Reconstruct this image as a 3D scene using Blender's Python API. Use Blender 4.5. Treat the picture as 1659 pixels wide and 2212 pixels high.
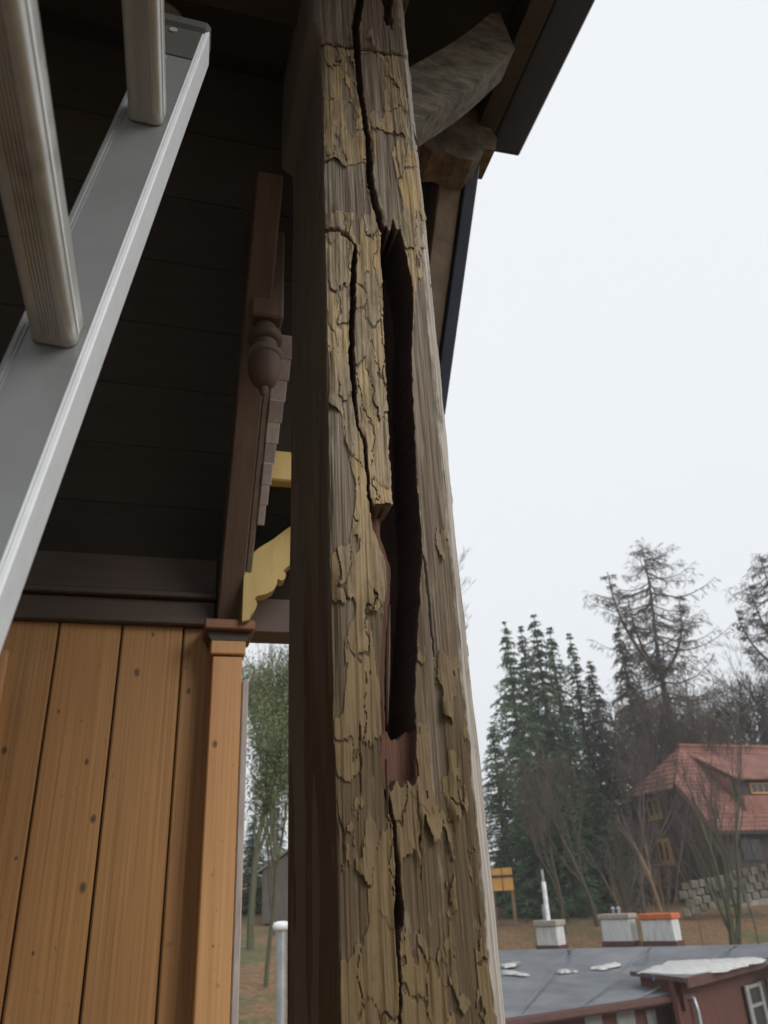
import bpy, math, random
import numpy as np
from mathutils import Vector, Matrix, noise as mnoise

for o in list(bpy.data.objects):
    bpy.data.objects.remove(o)
scene = bpy.context.scene
COL = scene.collection
R_ = math.radians

# ------------------------------------------------------------------ camera
PITCH, ROLL, FPX = R_(26.7), R_(-3.1), 1660.0
_r0 = np.array([1, 0, 0.]); _u0 = np.array([0, -math.sin(PITCH), math.cos(PITCH)])
FW = np.array([0, math.cos(PITCH), math.sin(PITCH)])
RT = _r0 * math.cos(ROLL) + _u0 * math.sin(ROLL)
UP = -_r0 * math.sin(ROLL) + _u0 * math.cos(ROLL)
cam = bpy.data.cameras.new('camera')
cam.sensor_fit = 'HORIZONTAL'; cam.sensor_width = 36.0; cam.lens = 36.0 * FPX / 1659.0
cam.clip_start = 0.02; cam.clip_end = 2000
cam.dof.use_dof = True; cam.dof.focus_distance = 0.98; cam.dof.aperture_fstop = 13.0
cam_o = bpy.data.objects.new('camera', cam); COL.objects.link(cam_o)
M = Matrix.Identity(4)
for i in range(3):
    M[i][0] = RT[i]; M[i][1] = UP[i]; M[i][2] = -FW[i]
cam_o.matrix_world = M
scene.camera = cam_o

# ------------------------------------------------------------------ sky, sun, exposure
SUN_TO = Vector((0.62, -0.56, 0.48)).normalized()
w = bpy.data.worlds.new('World'); scene.world = w; w.use_nodes = True
nt = w.node_tree; nt.nodes.clear()
sky = nt.nodes.new('ShaderNodeTexSky'); sky.sky_type = 'NISHITA'; sky.sun_disc = False
sky.sun_elevation = math.asin(SUN_TO.z); sky.sun_rotation = math.atan2(SUN_TO.x, SUN_TO.y)
sky.air_density = 1.0; sky.dust_density = 4.0
hs = nt.nodes.new('ShaderNodeHueSaturation'); hs.inputs['Saturation'].default_value = 0.25
cloud = nt.nodes.new('ShaderNodeRGB'); cloud.outputs[0].default_value = (7.9, 8.2, 8.55, 1)
mx = nt.nodes.new('ShaderNodeMix'); mx.data_type = 'RGBA'; mx.inputs[0].default_value = 0.88
bg = nt.nodes.new('ShaderNodeBackground'); bg.inputs[1].default_value = 0.10
wo = nt.nodes.new('ShaderNodeOutputWorld')
nt.links.new(sky.outputs[0], hs.inputs['Color'])
nt.links.new(hs.outputs[0], mx.inputs[6]); nt.links.new(cloud.outputs[0], mx.inputs[7])
nt.links.new(mx.outputs[2], bg.inputs[0]); nt.links.new(bg.outputs[0], wo.inputs[0])
sl = bpy.data.lights.new('sun', 'SUN'); sl.energy = 1.5; sl.angle = R_(28); sl.color = (1.0, 0.97, 0.92)
so = bpy.data.objects.new('sun', sl); COL.objects.link(so)
so.rotation_euler = SUN_TO.to_track_quat('Z', 'Y').to_euler()
scene.view_settings.view_transform = 'Standard'; scene.view_settings.look = 'None'
scene.view_settings.exposure = 0.34; scene.view_settings.gamma = 1.0
scene.view_settings.use_curve_mapping = False

# ------------------------------------------------------------------ frames of reference
TH = R_(16.7)                                  # heading of the house
XB = np.array([math.cos(TH), math.sin(TH), 0]); YB = np.array([-math.sin(TH), math.cos(TH), 0])
def ray(x, y): return RT * (x - 829.5) + UP * (1106 - y) + FW * FPX
_d = ray(722, 1700); CORNER = _d * (0.86 / _d[1]); CORNER[2] = 0.0   # near corner of the rotten post
CU, CV = -CORNER @ XB, -CORNER @ YB            # the viewpoint in house coordinates
def at(x, y, dist):                            # point seen at (x, y), dist metres ahead
    d = ray(x, y); return Vector(d * (dist / d[1]))
def at_z(x, y, z):
    d = ray(x, y); return Vector(d * (z / d[2]))
def on_v(x, y, v):                             # (u, z) in the house plane v = const
    d = ray(x, y); t = (v - CV) / (d @ YB); return CU + t * (d @ XB), t * d[2]
def on_u(x, y, u):
    d = ray(x, y); t = (u - CU) / (d @ XB); return CV + t * (d @ YB), t * d[2]
def cw(x, y, z): return Vector(RT * x + UP * y + FW * z)
def w2b(p):
    q = np.array(p) - CORNER; return Vector((q @ XB, q @ YB, q[2]))
def b2w(p): return Vector(CORNER + p[0] * XB + p[1] * YB + np.array([0, 0, p[2]]))

# ------------------------------------------------------------------ mesh helpers
class MB:
    def __init__(s): s.v = []; s.f = []
    def add(s, vs, fs):
        n = len(s.v); s.v += [tuple(x) for x in vs]; s.f += [tuple(i + n for i in f) for f in fs]; return s
    def box(s, a, b, bev=0.0):
        x0, y0, z0 = a; x1, y1, z1 = b
        if bev <= 0:
            return s.add([(x0,y0,z0),(x1,y0,z0),(x1,y1,z0),(x0,y1,z0),(x0,y0,z1),(x1,y0,z1),(x1,y1,z1),(x0,y1,z1)],
                [(0,3,2,1),(4,5,6,7),(0,1,5,4),(1,2,6,5),(2,3,7,6),(3,0,4,7)])
        return s.obox(Vector(((x0+x1)/2,(y0+y1)/2,(z0+z1)/2)), (Vector((1,0,0)),Vector((0,1,0)),Vector((0,0,1))), ((x1-x0)/2,(y1-y0)/2,(z1-z0)/2), bev)
    def obox(s, c, ax, h, bev=0.0):
        c = Vector(c); A = [Vector(a).normalized() for a in ax]
        if bev <= 0:
            vs = [c + A[0]*h[0]*i + A[1]*h[1]*j + A[2]*h[2]*k for k in (-1,1) for (i,j) in ((-1,-1),(1,-1),(1,1),(-1,1))]
            return s.add(vs, [(0,3,2,1),(4,5,6,7),(0,1,5,4),(1,2,6,5),(2,3,7,6),(3,0,4,7)])
        vs = []; idx = {}
        for i in (-1,1):
            for j in (-1,1):
                for k in (-1,1):
                    for m in range(3):
                        e = [h[0]-bev, h[1]-bev, h[2]-bev]; e[m] = h[m]
                        idx[(i,j,k,m)] = len(vs); vs.append(c + A[0]*e[0]*i + A[1]*e[1]*j + A[2]*e[2]*k)
        fs = []
        for m in range(3):
            a, b = [(1,2),(0,2),(0,1)][m]
            for sg in (-1,1):
                q = []
                for (p, r) in ((-1,-1),(1,-1),(1,1),(-1,1)):
                    t = [0,0,0]; t[m] = sg; t[a] = p; t[b] = r; q.append(idx[(t[0],t[1],t[2],m)])
                fs.append(q)
        for m in range(3):
            a, b = [(1,2),(0,2),(0,1)][m]
            for p in (-1,1):
                for r in (-1,1):
                    t0=[0,0,0]; t1=[0,0,0]; t0[a]=t1[a]=p; t0[b]=t1[b]=r; t0[m]=-1; t1[m]=1
                    fs.append((idx[(*t0,a)], idx[(*t1,a)], idx[(*t1,b)], idx[(*t0,b)]))
        for i in (-1,1):
            for j in (-1,1):
                for k in (-1,1): fs.append((idx[(i,j,k,0)], idx[(i,j,k,1)], idx[(i,j,k,2)]))
        return s.add(vs, fs)
    def tube(s, pts, rad, n=8, cap=True):
        pts = [Vector(p) for p in pts]; m = len(pts)
        if not hasattr(rad, '__len__'): rad = [rad]*m
        vs = []; ref = None
        for i, p in enumerate(pts):
            t = (pts[min(i+1,m-1)] - pts[max(i-1,0)])
            if t.length < 1e-9: t = Vector((0,0,1))
            t.normalize()
            if ref is None: ref = t.orthogonal().normalized()
            ref = (ref - t*ref.dot(t))
            if ref.length < 1e-6: ref = t.orthogonal()
            ref.normalize(); b = t.cross(ref)
            for k in range(n):
                a = 2*math.pi*k/n; vs.append(p + (ref*math.cos(a) + b*math.sin(a))*rad[i])
        fs = [(i*n+k, i*n+(k+1)%n, (i+1)*n+(k+1)%n, (i+1)*n+k) for i in range(m-1) for k in range(n)]
        if cap: fs += [tuple(range(n-1,-1,-1)), tuple(range((m-1)*n, m*n))]
        return s.add(vs, fs)
    def lathe(s, prof, c, n=28):
        vs = []; c = Vector(c)
        for r, z in prof:
            for k in range(n):
                a = 2*math.pi*k/n; vs.append(c + Vector((r*math.cos(a), r*math.sin(a), z)))
        m = len(prof)
        fs = [(i*n+k, i*n+(k+1)%n, (i+1)*n+(k+1)%n, (i+1)*n+k) for i in range(m-1) for k in range(n)]
        fs += [tuple(range(n-1,-1,-1)), tuple(range((m-1)*n, m*n))]
        return s.add(vs, fs)
    def prism(s, poly, ext):                    # poly: list of 3D points, ext: Vector
        n = len(poly); e = Vector(ext)
        vs = [Vector(p) for p in poly] + [Vector(p) + e for p in poly]
        fs = [tuple(range(n-1,-1,-1)), tuple(range(n, 2*n))] + [(i,(i+1)%n,n+(i+1)%n,n+i) for i in range(n)]
        return s.add(vs, fs)
    def build(s, name, mat, parent=None, base=(0,0,0), smooth=False):
        b = Vector(base); me = bpy.data.meshes.new(name)
        me.from_pydata([(x-b.x, y-b.y, z-b.z) for x, y, z in s.v], [], s.f)
        me.materials.append(mat); me.update()
        if smooth:
            me.polygons.foreach_set('use_smooth', [True]*len(me.polygons))
        o = bpy.data.objects.new(name, me); COL.objects.link(o)
        if parent is not None: o.parent = parent
        return o
def tag(o, label, cat=None, group=None, kind=None):
    if label: o['label'] = label
    if cat: o['category'] = cat
    if group: o['group'] = group
    if kind: o['kind'] = kind
    return o
def thing(name, label, cat, base, house=True, group=None):
    """Empty at the thing's base. house=True: base in house coordinates (u, v, z)."""
    o = bpy.data.objects.new(name, None); COL.objects.link(o); o.empty_display_size = 0.1
    if house: o.location = b2w(base); o.rotation_euler = (0,0,TH)
    else: o.location = base
    return tag(o, label, cat, group)
def solo(mb, name, mat, label, cat, base, house=True, group=None, smooth=False, kind=None):
    o = mb.build(name, mat, None, base, smooth)
    if house: o.location = b2w(base); o.rotation_euler = (0,0,TH)
    else: o.location = base
    return tag(o, label, cat, group, kind)
def shade_auto(o, ang=40):
    me = o.data; me.polygons.foreach_set('use_smooth', [True]*len(me.polygons))
    try: me.set_sharp_from_angle(angle=R_(ang))
    except Exception: pass
    return o

# ------------------------------------------------------------------ materials
def nodes(name):
    m = bpy.data.materials.new(name); m.use_nodes = True; t = m.node_tree
    return m, t, t.nodes['Principled BSDF']
def N(t, k, **kw):
    n = t.nodes.new(k)
    for a, b in kw.items(): setattr(n, a, b)
    return n
def coords(t, scale=(1,1,1), rot=(0,0,0), gen='Object'):
    tc = N(t,'ShaderNodeTexCoord'); mp = N(t,'ShaderNodeMapping')
    mp.inputs['Scale'].default_value = scale; mp.inputs['Rotation'].default_value = rot
    t.links.new(tc.outputs[gen], mp.inputs[0]); return mp.outputs[0]
def noisen(t, vec, sc, det=4, rough=.55, dist=0):
    n = N(t,'ShaderNodeTexNoise'); n.inputs['Scale'].default_value = sc; n.inputs['Detail'].default_value = det
    n.inputs['Roughness'].default_value = rough; n.inputs['Distortion'].default_value = dist
    t.links.new(vec, n.inputs['Vector']); return n.outputs[0]
def ramp(t, fac, stops):
    r = N(t,'ShaderNodeValToRGB'); e = r.color_ramp.elements
    while len(e) < len(stops): e.new(0.5)
    for i, (p, c) in enumerate(stops):
        e[i].position = p; e[i].color = (c[0],c[1],c[2],1) if hasattr(c,'__len__') else (c,c,c,1)
    t.links.new(fac, r.inputs[0]); return r.outputs[0]
def mixc(t, fac, a, b, mode='MIX'):
    m = N(t,'ShaderNodeMix', data_type='RGBA', blend_type=mode)
    for i, x in ((0,fac),(6,a),(7,b)):
        if hasattr(x,'is_linked'): t.links.new(x, m.inputs[i])
        elif hasattr(x,'__len__'): m.inputs[i].default_value = (x[0],x[1],x[2],1)
        else: m.inputs[i].default_value = x
    return m.outputs[2]
def bump(t, bs, h, strength=.4, dist=.004):
    b = N(t,'ShaderNodeBump'); b.inputs['Strength'].default_value = strength; b.inputs['Distance'].default_value = dist
    t.links.new(h, b.inputs['Height']); t.links.new(b.outputs[0], bs.inputs['Normal'])
def objrand(t): return N(t,'ShaderNodeObjectInfo').outputs['Random']

def wood(name, dark, light, grain=(60,60,2.2), rough=.75, knots=False, bstr=.35, bdist=.002, var=.25, stain=None):
    m, t, bs = nodes(name)
    g = noisen(t, coords(t, grain), 1.0, 6, .6, .6)
    c = ramp(t, g, [(.30, dark), (.68, light)])
    big = noisen(t, coords(t, (3.5,3.5,.9)), 1.0, 3)
    c = mixc(t, ramp(t, big, [(.35,.0),(.7,.55)]), c, stain if stain else tuple(x*.72 for x in dark))
    if var:
        rv = N(t,'ShaderNodeMapRange'); t.links.new(objrand(t), rv.inputs[0]); rv.inputs[3].default_value = 1-var; rv.inputs[4].default_value = 1+var*.5
        hv = N(t,'ShaderNodeHueSaturation'); t.links.new(c, hv.inputs['Color']); t.links.new(rv.outputs[0], hv.inputs['Value']); c = hv.outputs[0]
    if knots:
        vo = N(t,'ShaderNodeTexVoronoi', voronoi_dimensions='2D'); vo.inputs['Scale'].default_value = 1.0
        sx = N(t,'ShaderNodeSeparateXYZ'); t.links.new(coords(t, (10.0,10.0,6.2)), sx.inputs[0]); cx = N(t,'ShaderNodeCombineXYZ')
        t.links.new(sx.outputs[0], cx.inputs[0]); t.links.new(sx.outputs[2], cx.inputs[1]); t.links.new(cx.outputs[0], vo.inputs['Vector'])
        sp = N(t,'ShaderNodeSeparateColor'); t.links.new(vo.outputs['Color'], sp.inputs[0])
        rr = N(t,'ShaderNodeMapRange'); t.links.new(sp.outputs[1], rr.inputs[0]); rr.inputs[3].default_value = .02; rr.inputs[4].default_value = .095
        wob = noisen(t, coords(t,(70,70,70)), 1, 3); dd_ = N(t,'ShaderNodeMath', operation='MULTIPLY_ADD'); t.links.new(wob, dd_.inputs[0]); dd_.inputs[1].default_value = .05; t.links.new(vo.outputs['Distance'], dd_.inputs[2])
        ds_ = N(t,'ShaderNodeMath', operation='SUBTRACT'); t.links.new(dd_.outputs[0], ds_.inputs[0]); ds_.inputs[1].default_value = .025
        dv = N(t,'ShaderNodeMath', operation='DIVIDE'); t.links.new(ds_.outputs[0], dv.inputs[0]); t.links.new(rr.outputs[0], dv.inputs[1])
        kn = ramp(t, dv.outputs[0], [(.35,.85),(.7,.6),(1.0,0)])
        gate = ramp(t, sp.outputs[0], [(.34,0),(.36,1)])
        c = mixc(t, mixc(t, 1.0, kn, gate, 'MULTIPLY'), c, (.055,.026,.012))
        speck = noisen(t, coords(t,(90,90,40)), 1.0, 2)
        c = mixc(t, ramp(t, speck, [(.68,0),(.76,.5)]), c, (.09,.04,.016))
    t.links.new(c, bs.inputs['Base Color']); bs.inputs['Roughness'].default_value = rough
    bump(t, bs, g, bstr, bdist); return m

def plain(name, col, rough=.6, metal=0, nscale=6, amt=.25, bstr=.1, bdist=.003, scale=(1,1,1), dirt=None):
    m, t, bs = nodes(name)
    v = coords(t, scale); n = noisen(t, v, nscale, 5, .6)
    c = ramp(t, n, [(.3, tuple(x*(1-amt) for x in col)), (.7, tuple(min(1,x*(1+amt*.6)) for x in col))])
    if dirt:
        n2 = noisen(t, v, nscale*.35, 5, .7)
        c = mixc(t, ramp(t, n2, [(dirt[1],0),(dirt[1]+.2,1)]), c, dirt[0])
    t.links.new(c, bs.inputs['Base Color']); bs.inputs['Roughness'].default_value = rough; bs.inputs['Metallic'].default_value = metal
    bump(t, bs, n, bstr, bdist); return m

M_pine   = wood('warm_pine', (.31,.138,.042), (.55,.29,.105), (120,120,1.3), .6, True, .35, .001, .16, stain=(.36,.20,.07))
M_pine2  = wood('orange_pine', (.38,.19,.068), (.53,.30,.122), (120,120,1.5), .55, True, .2, .001, .1, stain=(.36,.14,.05))
M_cap    = wood('cap_wood', (.22,.09,.045), (.32,.15,.075), (4,60,60), .6)
M_brown  = wood('brown_timber', (.125,.080,.055), (.20,.132,.092), (50,12,4), .65)
M_dark   = wood('dark_timber', (.026,.024,.021), (.042,.038,.034), (3,40,40), .7)
M_plate  = wood('dark_brown_plate', (.060,.038,.026), (.105,.068,.046), (3,40,40), .6, stain=(.05,.032,.022))
M_darkz  = wood('dark_timber_upright', (.045,.040,.034), (.072,.062,.052), (40,40,3), .7)
M_greyw  = wood('grey_house_boards', (.15,.145,.13), (.22,.21,.19), (40,40,3), .8)
M_shing  = wood('grey_shingle', (.34,.28,.25), (.55,.48,.44), (50,50,6), .85)
M_yellow = wood('yellow_paint_timber', (.44,.31,.10), (.56,.41,.15), (20,20,6), .6, var=.05)
M_olive  = plain('weathered_olive_timber', (.14,.122,.088), .9, 0, 48, .6, .8, .006, scale=(.6,1,1.4), dirt=((.04,.037,.028),.50))
M_rough  = plain('peeling_brown_paint', (.20,.155,.11), .9, 0, 26, .5, .9, .012, dirt=((.075,.062,.048),.47))
M_board  = wood('pale_brown_board', (.15,.115,.085), (.25,.20,.145), (30,3,30), .7, stain=(.10,.08,.06))
M_gutter = plain('dark_gutter_metal', (.042,.058,.092), .4, .0, 9, .2)
M_alu    = plain('aluminium', (.43,.43,.40), .30, .35, 40, .08, .05, .0005, dirt=((.22,.21,.17),.56))
M_web    = plain('shaded_aluminium', (.21,.22,.22), .45, .4, 14, .10, .05, .0005, dirt=((.23,.23,.22),.6))  # shade on the rail web put into a darker base colour
M_lip    = plain('sky_lit_aluminium', (.74,.77,.80), .35, .1, 60, .06, .05, .0005)  # sky brightness on the metal painted as a paler base colour
M_plug   = plain('dark_plastic', (.05,.052,.046), .75)
M_lampgl = plain('dark_green_glass', (.010,.022,.010), .25)
M_ivory  = plain('pale_enamel', (.42,.40,.34), .5)

# ------------------------------------------------------------------ ground
def hill(x, y):
    def sst(a, b, t): t = min(1, max(0, (t-a)/(b-a))); return t*t*(3-2*t)
    zl = -2.75 + .088*(y-5) if y < 34 else -.198 + .05*(y-34)
    zr = -5.6 + (4.3)*sst(27, 47, y) + (.07*(y-47) if y > 47 else 0)
    f = sst(-.06, .08, x/max(y,4.0))
    z = zl*(1-f) + zr*f
    near = sst(9, 4, y) if False else (1 - sst(3, 8, y))
    z = z*(1-near) + (-5.6)*near
    return z + .25*mnoise.noise((x*.11, y*.11, 3)) + .08*mnoise.noise((x*.4, y*.4, 7))
gm = MB()
xs = [-400,-250,-160,-110,-80] + [ -60+2*i for i in range(70)] + [90,120,170,260,400]
ys = [-300,-150,-80,-50,-30,-20,-14,-9,-6] + [-4+1.5*i for i in range(54)] + [80,86,94,105,120,140,170,220,300,420,600]
gm.v = [(x, y, hill(x, y) if y < 100 else hill(x,100) + .02*(y-100)) for y in ys for x in xs]
nx = len(xs)
gm.f = [(j*nx+i, j*nx+i+1, (j+1)*nx+i+1, (j+1)*nx+i) for j in range(len(ys)-1) for i in range(nx-1)]
m, t, bs = nodes('leaf_litter_grass')
v = coords(t, (1,1,1))
n1 = noisen(t, v, .35, 6, .65); n2 = noisen(t, v, 6, 5, .7)
c = ramp(t, n2, [(.3,(.060,.038,.020)),(.5,(.165,.092,.040)),(.72,(.28,.165,.075))])
g = ramp(t, n2, [(.3,(.045,.055,.018)),(.7,(.13,.12,.045))])
c = mixc(t, ramp(t, n1, [(.52,0),(.62,1)]), c, g)
t.links.new(c, bs.inputs['Base Color']); bs.inputs['Roughness'].default_value = .95; bump(t, bs, n2, .8, .05)
ground = gm.build('ground', m, smooth=True); ground['kind'] = 'structure'
ground['label'] = 'brown leaf-strewn hillside with patches of grass'

# ------------------------------------------------------------------ balcony floor and out-of-view house wall, put in to shade the porch
fl = bpy.data.objects.new('balcony_floor', None); COL.objects.link(fl)
fl.location = b2w((-.7, 0, -1.7)); fl.rotation_euler = (0,0,TH); tag(fl, 'brown boarded balcony floor', kind='structure')
for i in range(14):
    u0 = -1.55 + i*.135
    MB().box((u0, -2.2, -1.74), (u0+.129, 1.9, -1.70)).build('floor_board', M_brown, fl, (-.7,0,-1.7))
hw = thing('shading_house_wall', 'unseen grey boarded house wall shading the inner side of the balcony', 'wall', (-1.5, -.1, -1.7))
for i in range(20):
    v0 = -2.2 + i*.2
    MB().box((-1.58, v0, -1.70), (-1.53 - .004*(i % 3), v0+.196, 1.80)).build('shading_wall_board', M_greyw, hw, (-1.5,-.1,-1.7))

# ------------------------------------------------------------------ the porch roof: level soffit over the balcony, then a steep slope falling away
V0, SOF, SLOPE = .36, 1.76, 1.27                 # break line, soffit height, fall of the far slope
VP_, ZP_ = 1.07, .72                             # the inner rafter meets the corner post's cap here
def slope_z(v, off=.0): return ZP_ + SLOPE*(VP_ - v) + off
roof = thing('porch_roof', 'dark boarded porch roof over the balcony with a dark metal gutter', 'roof', (-.5, .3, SOF))
RB = (-.5, .3, SOF)
nb = 15
for i in range(nb):                               # level soffit boards, running across
    v0 = -1.75 + i*(V0+1.75)/nb; v1 = v0 + (V0+1.75)/nb - .0015
    MB().box((-1.56, v0, SOF+.055+.002*(i%3)), (.47, v1, SOF+.085)).build('soffit_board', M_dark, roof, RB)
sl_len = 1.30; a_s = math.atan(SLOPE); dS = Vector((0, math.cos(a_s), -math.sin(a_s))); nS = Vector((0, -math.sin(a_s), -math.cos(a_s)))
nbs = 9; total = 1.37
for i in range(nbs):                              # boards under the slope
    s0 = i*total/nbs; s1 = s0 + total/nbs - .0015
    o0 = Vector((0, V0, slope_z(V0)+.16))
    for (ua, ub) in ((-1.56, .455),):
        c_ = o0 + dS*((s0+s1)/2); c_.x = (ua+ub)/2
        MB().obox(c_ - nS*(.0006*(i%3)), (Vector((1,0,0)), dS, nS), ((ub-ua)/2, (s1-s0)/2, .012)).build('slope_board', M_dark, roof, RB)
MB().box((-1.6, -1.8, SOF+.09), (.50, V0+.05, SOF+.13)).build('roof_deck', M_dark, roof, RB)
c_ = Vector((-.55, V0, slope_z(V0)+.20)) + dS*.68
MB().obox(c_, (Vector((1,0,0)), dS, nS), (1.03, .70, .018)).build('slope_deck', M_dark, roof, RB)
# rafters under the soffit, their tails shaped, one every 0.34 m
def rafter_tail(v, mat):
    prof = [(-1.5,SOF+.05),(-1.5,SOF-.06),(.26,SOF-.06),(.31,SOF-.05),(.35,SOF-.02),(.40,SOF-.012),(.43,SOF+.0),(.445,SOF+.03),(.445,SOF+.05)]
    return MB().prism([(u, v-.035, z) for u, z in prof], (0,.07,0))
for v in (-1.4,-1.05,-.70,-.36,-.02):
    rafter_tail(v, M_board).build('rafter', M_board if v > -.5 else M_brown, roof, RB)
# fascia and gutter along the level eave
MB().box((.47, -1.8, SOF-.035), (.519, V0+.0, SOF+.088)).build('fascia', M_darkz, roof, RB)
gp = [(.522,SOF+.055),(.522,SOF-.028),(.528,SOF-.034),(.606,SOF-.030),(.612,SOF-.022),(.624,SOF+.050),(.619,SOF+.055),(.603,SOF-.020),(.532,SOF-.024),(.528,SOF+.055)]
g_o = MB().prism([(u, -1.85, z) for u, z in gp], (0, V0+1.85+.01, 0)).build('gutter', M_gutter, roof, RB); shade_auto(g_o, 50)
MB().prism([(u, V0+.012, z) for u, z in gp[:6]], (0, .006, 0)).build('gutter_end', M_gutter, roof, RB)

# rake board down the far slope
def sl_obox(u0, u1, s0, s1, off0, off1):          # box in slope coordinates, off measured outward from the slope plane
    o0 = Vector((0, V0, slope_z(V0)))
    c_ = o0 + dS*((s0+s1)/2) - nS*((off0+off1)/2); c_.x = (u0+u1)/2
    return MB().obox(c_, (Vector((1,0,0)), dS, nS), ((u1-u0)/2, (s1-s0)/2, abs(off1-off0)/2), .003)
rk = thing('rake_board', 'pale brown raking eave board with dark metal edge beyond the rotten post', 'board', (.45, .9, 1.0))
sl_obox(.385, .445, .03, 1.36, .02, .125).build('board', M_board, rk, (.45,.9,1.0))
sl_obox(.448, .482, -.07, .62, .01, .15).build('metal_edge', M_gutter, rk, (.45,.9,1.0))
sl_obox(.447, .476, .622, 1.38, .005, .145).build('metal_edge', M_gutter, rk, (.45,.9,1.0))

# carved beam end under the break of the roof
def carved():
    pr = [(.10,SOF+.03),(.10,SOF-.14),(.16,SOF-.165),(.20,SOF-.15),(.225,SOF-.115),(.26,SOF-.13),(.285,SOF-.165),(.315,SOF-.15),(.335,SOF-.17),(.37,SOF-.16),(.40,SOF-.175),(.44,SOF-.17),(.465,SOF-.15),(.475,SOF-.12),(.505,SOF-.115),(.515,SOF-.07),(.50,SOF-.03),(.505,SOF+.03)]
    return MB().prism([(u, V0-.045, z) for u, z in pr], (0,.09,0))
solo(carved(), 'carved_beam_end', M_rough, 'pale weathered beam end with scrolled underside below the gutter end', 'beam', (.28, V0, SOF-.15))
pr = [(.215,SOF-.09),(.175,SOF-.13),(.165,SOF-.19),(.185,SOF-.245),(.215,SOF-.26),(.235,SOF-.23),(.25,SOF-.17),(.27,SOF-.115)]
solo(MB().prism([(u-.03, V0-.09, z+.0) for u, z in pr], (0,.04,0)), 'carved_drop', M_yellow, 'small yellowish teardrop carving hanging beside the post below the beam end', 'carving', (.19, V0-.07, SOF-.26))

# curved brace from the post up to the eave
pl = []; ph = []
for k in range(13):
    f = k/12; u = .172 + .27*f; z = 1.34 + .36*f**0.8 - .035*math.sin(math.pi*f)
    pl.append((u, .06, z - .07)); ph.append((u-.02, .06, min(z + .075, SOF-.005)))
solo(MB().prism(pl + ph[::-1], (0,.075,0)), 'post_brace', M_olive, 'lichen-grey curved brace rising from the post head to the eave', 'brace', (.17,.11,1.2))
solo(MB().box((.12,-.30,SOF-.13),(.19,.30,SOF-.062), .004), 'eave_plate', M_olive, 'olive weathered plate lying on top of the rotten post', 'beam', (.15,0,SOF-.13))
solo(MB().box((-1.5,.045,SOF-.135),(.118,.125,SOF-.062), .004), 'tie_beam', M_dark, 'dark tie beam running inward from the top of the post', 'beam', (-.7,.08,SOF-.13))

# ------------------------------------------------------------------ the rotten post
rng = np.random.RandomState(7)
def vn(X, Y, fx, fy, seed):
    r = np.random.RandomState(seed); T = r.rand(256, 1024)
    x = X*fx + 500.0; y = Y*fy + 500.0
    xi = np.floor(x).astype(int); yi = np.floor(y).astype(int); a = x-xi; b = y-yi
    a = a*a*(3-2*a); b = b*b*(3-2*b)
    g_ = lambda i, j: T[np.mod(i,256), np.mod(j,1024)]
    return (g_(xi,yi)*(1-a)+g_(xi+1,yi)*a)*(1-b) + (g_(xi,yi+1)*(1-a)+g_(xi+1,yi+1)*a)*b
def fbm(X, Y, fx, fy, seed, oct=3):
    s = 0; a = 1; tot = 0
    for k in range(oct): s = s + a*vn(X, Y, fx*2**k, fy*2**k, seed+k*11); tot += a; a *= .5
    return s/tot
WF, CH, WL, WR = .161, .018, .31, .30
qf = np.arange(0, WF, .0008); qc = WF + np.arange(0, CH*1.414, .0009)
ql = -np.concatenate([np.arange(.0012, .012, .0015), np.arange(.012, WL, .004), [WL]])[::-1]
qr = WF + CH*1.414 + np.concatenate([np.arange(0,.012,.002), np.arange(.012, WR, .010)])
Q = np.concatenate([ql, qf, qc, qr])
Zr = np.concatenate([np.arange(-1.70, -.15, .02), np.arange(-.15, 1.60, .0016), np.arange(1.60, SOF-.055, .004)])
PU = np.where(Q<0, 0, np.where(Q<WF, Q, np.where(Q<WF+CH*1.414, WF+(Q-WF)*.7071, WF+CH)))
PV = np.where(Q<0, -Q, np.where(Q<WF, 0, np.where(Q<WF+CH*1.414, (Q-WF)*.7071, CH+(Q-WF-CH*1.414))))
def nrm(q):
    ks = [-1,-.006,.006,WF-.004,WF+.004,WF+CH*1.414-.004,WF+CH*1.414+.004,2]
    a0, a1, a2, a3 = math.pi, 1.5*math.pi, 1.75*math.pi, 2*math.pi
    return np.interp(q, ks, [a0,a0,a1,a1,a2,a2,a3,a3])
ANG = nrm(Q)
QQ, ZZ = np.meshgrid(Q, Zr)
front = (QQ >= 0) & (QQ <= WF + CH*1.414)
def trace(pts):                                    # traced points -> (s, z) on the face
    return np.array([on_v(x, y, 0) for x, y in pts])
def fz(pts):                                       # s as a function of z
    p = trace(pts); i = np.argsort(p[:,1]); return p[i,1], p[i,0]
jit = (vn(QQ, ZZ, 0, 160, 3)-.5)*.004 + (vn(QQ, ZZ, 0, 45, 4)-.5)*.005
H = (fbm(QQ, ZZ, 18, 3, 21)-.5)*.006
grain = fbm(QQ, ZZ, 260, 7, 31, 3) - .5
grain2 = fbm(QQ, ZZ, 95, 3.0, 41, 2) - .5
H = H + (grain*.0042 + grain2*.0045)*np.where(QQ < -.004, .12, 1.0)
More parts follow.
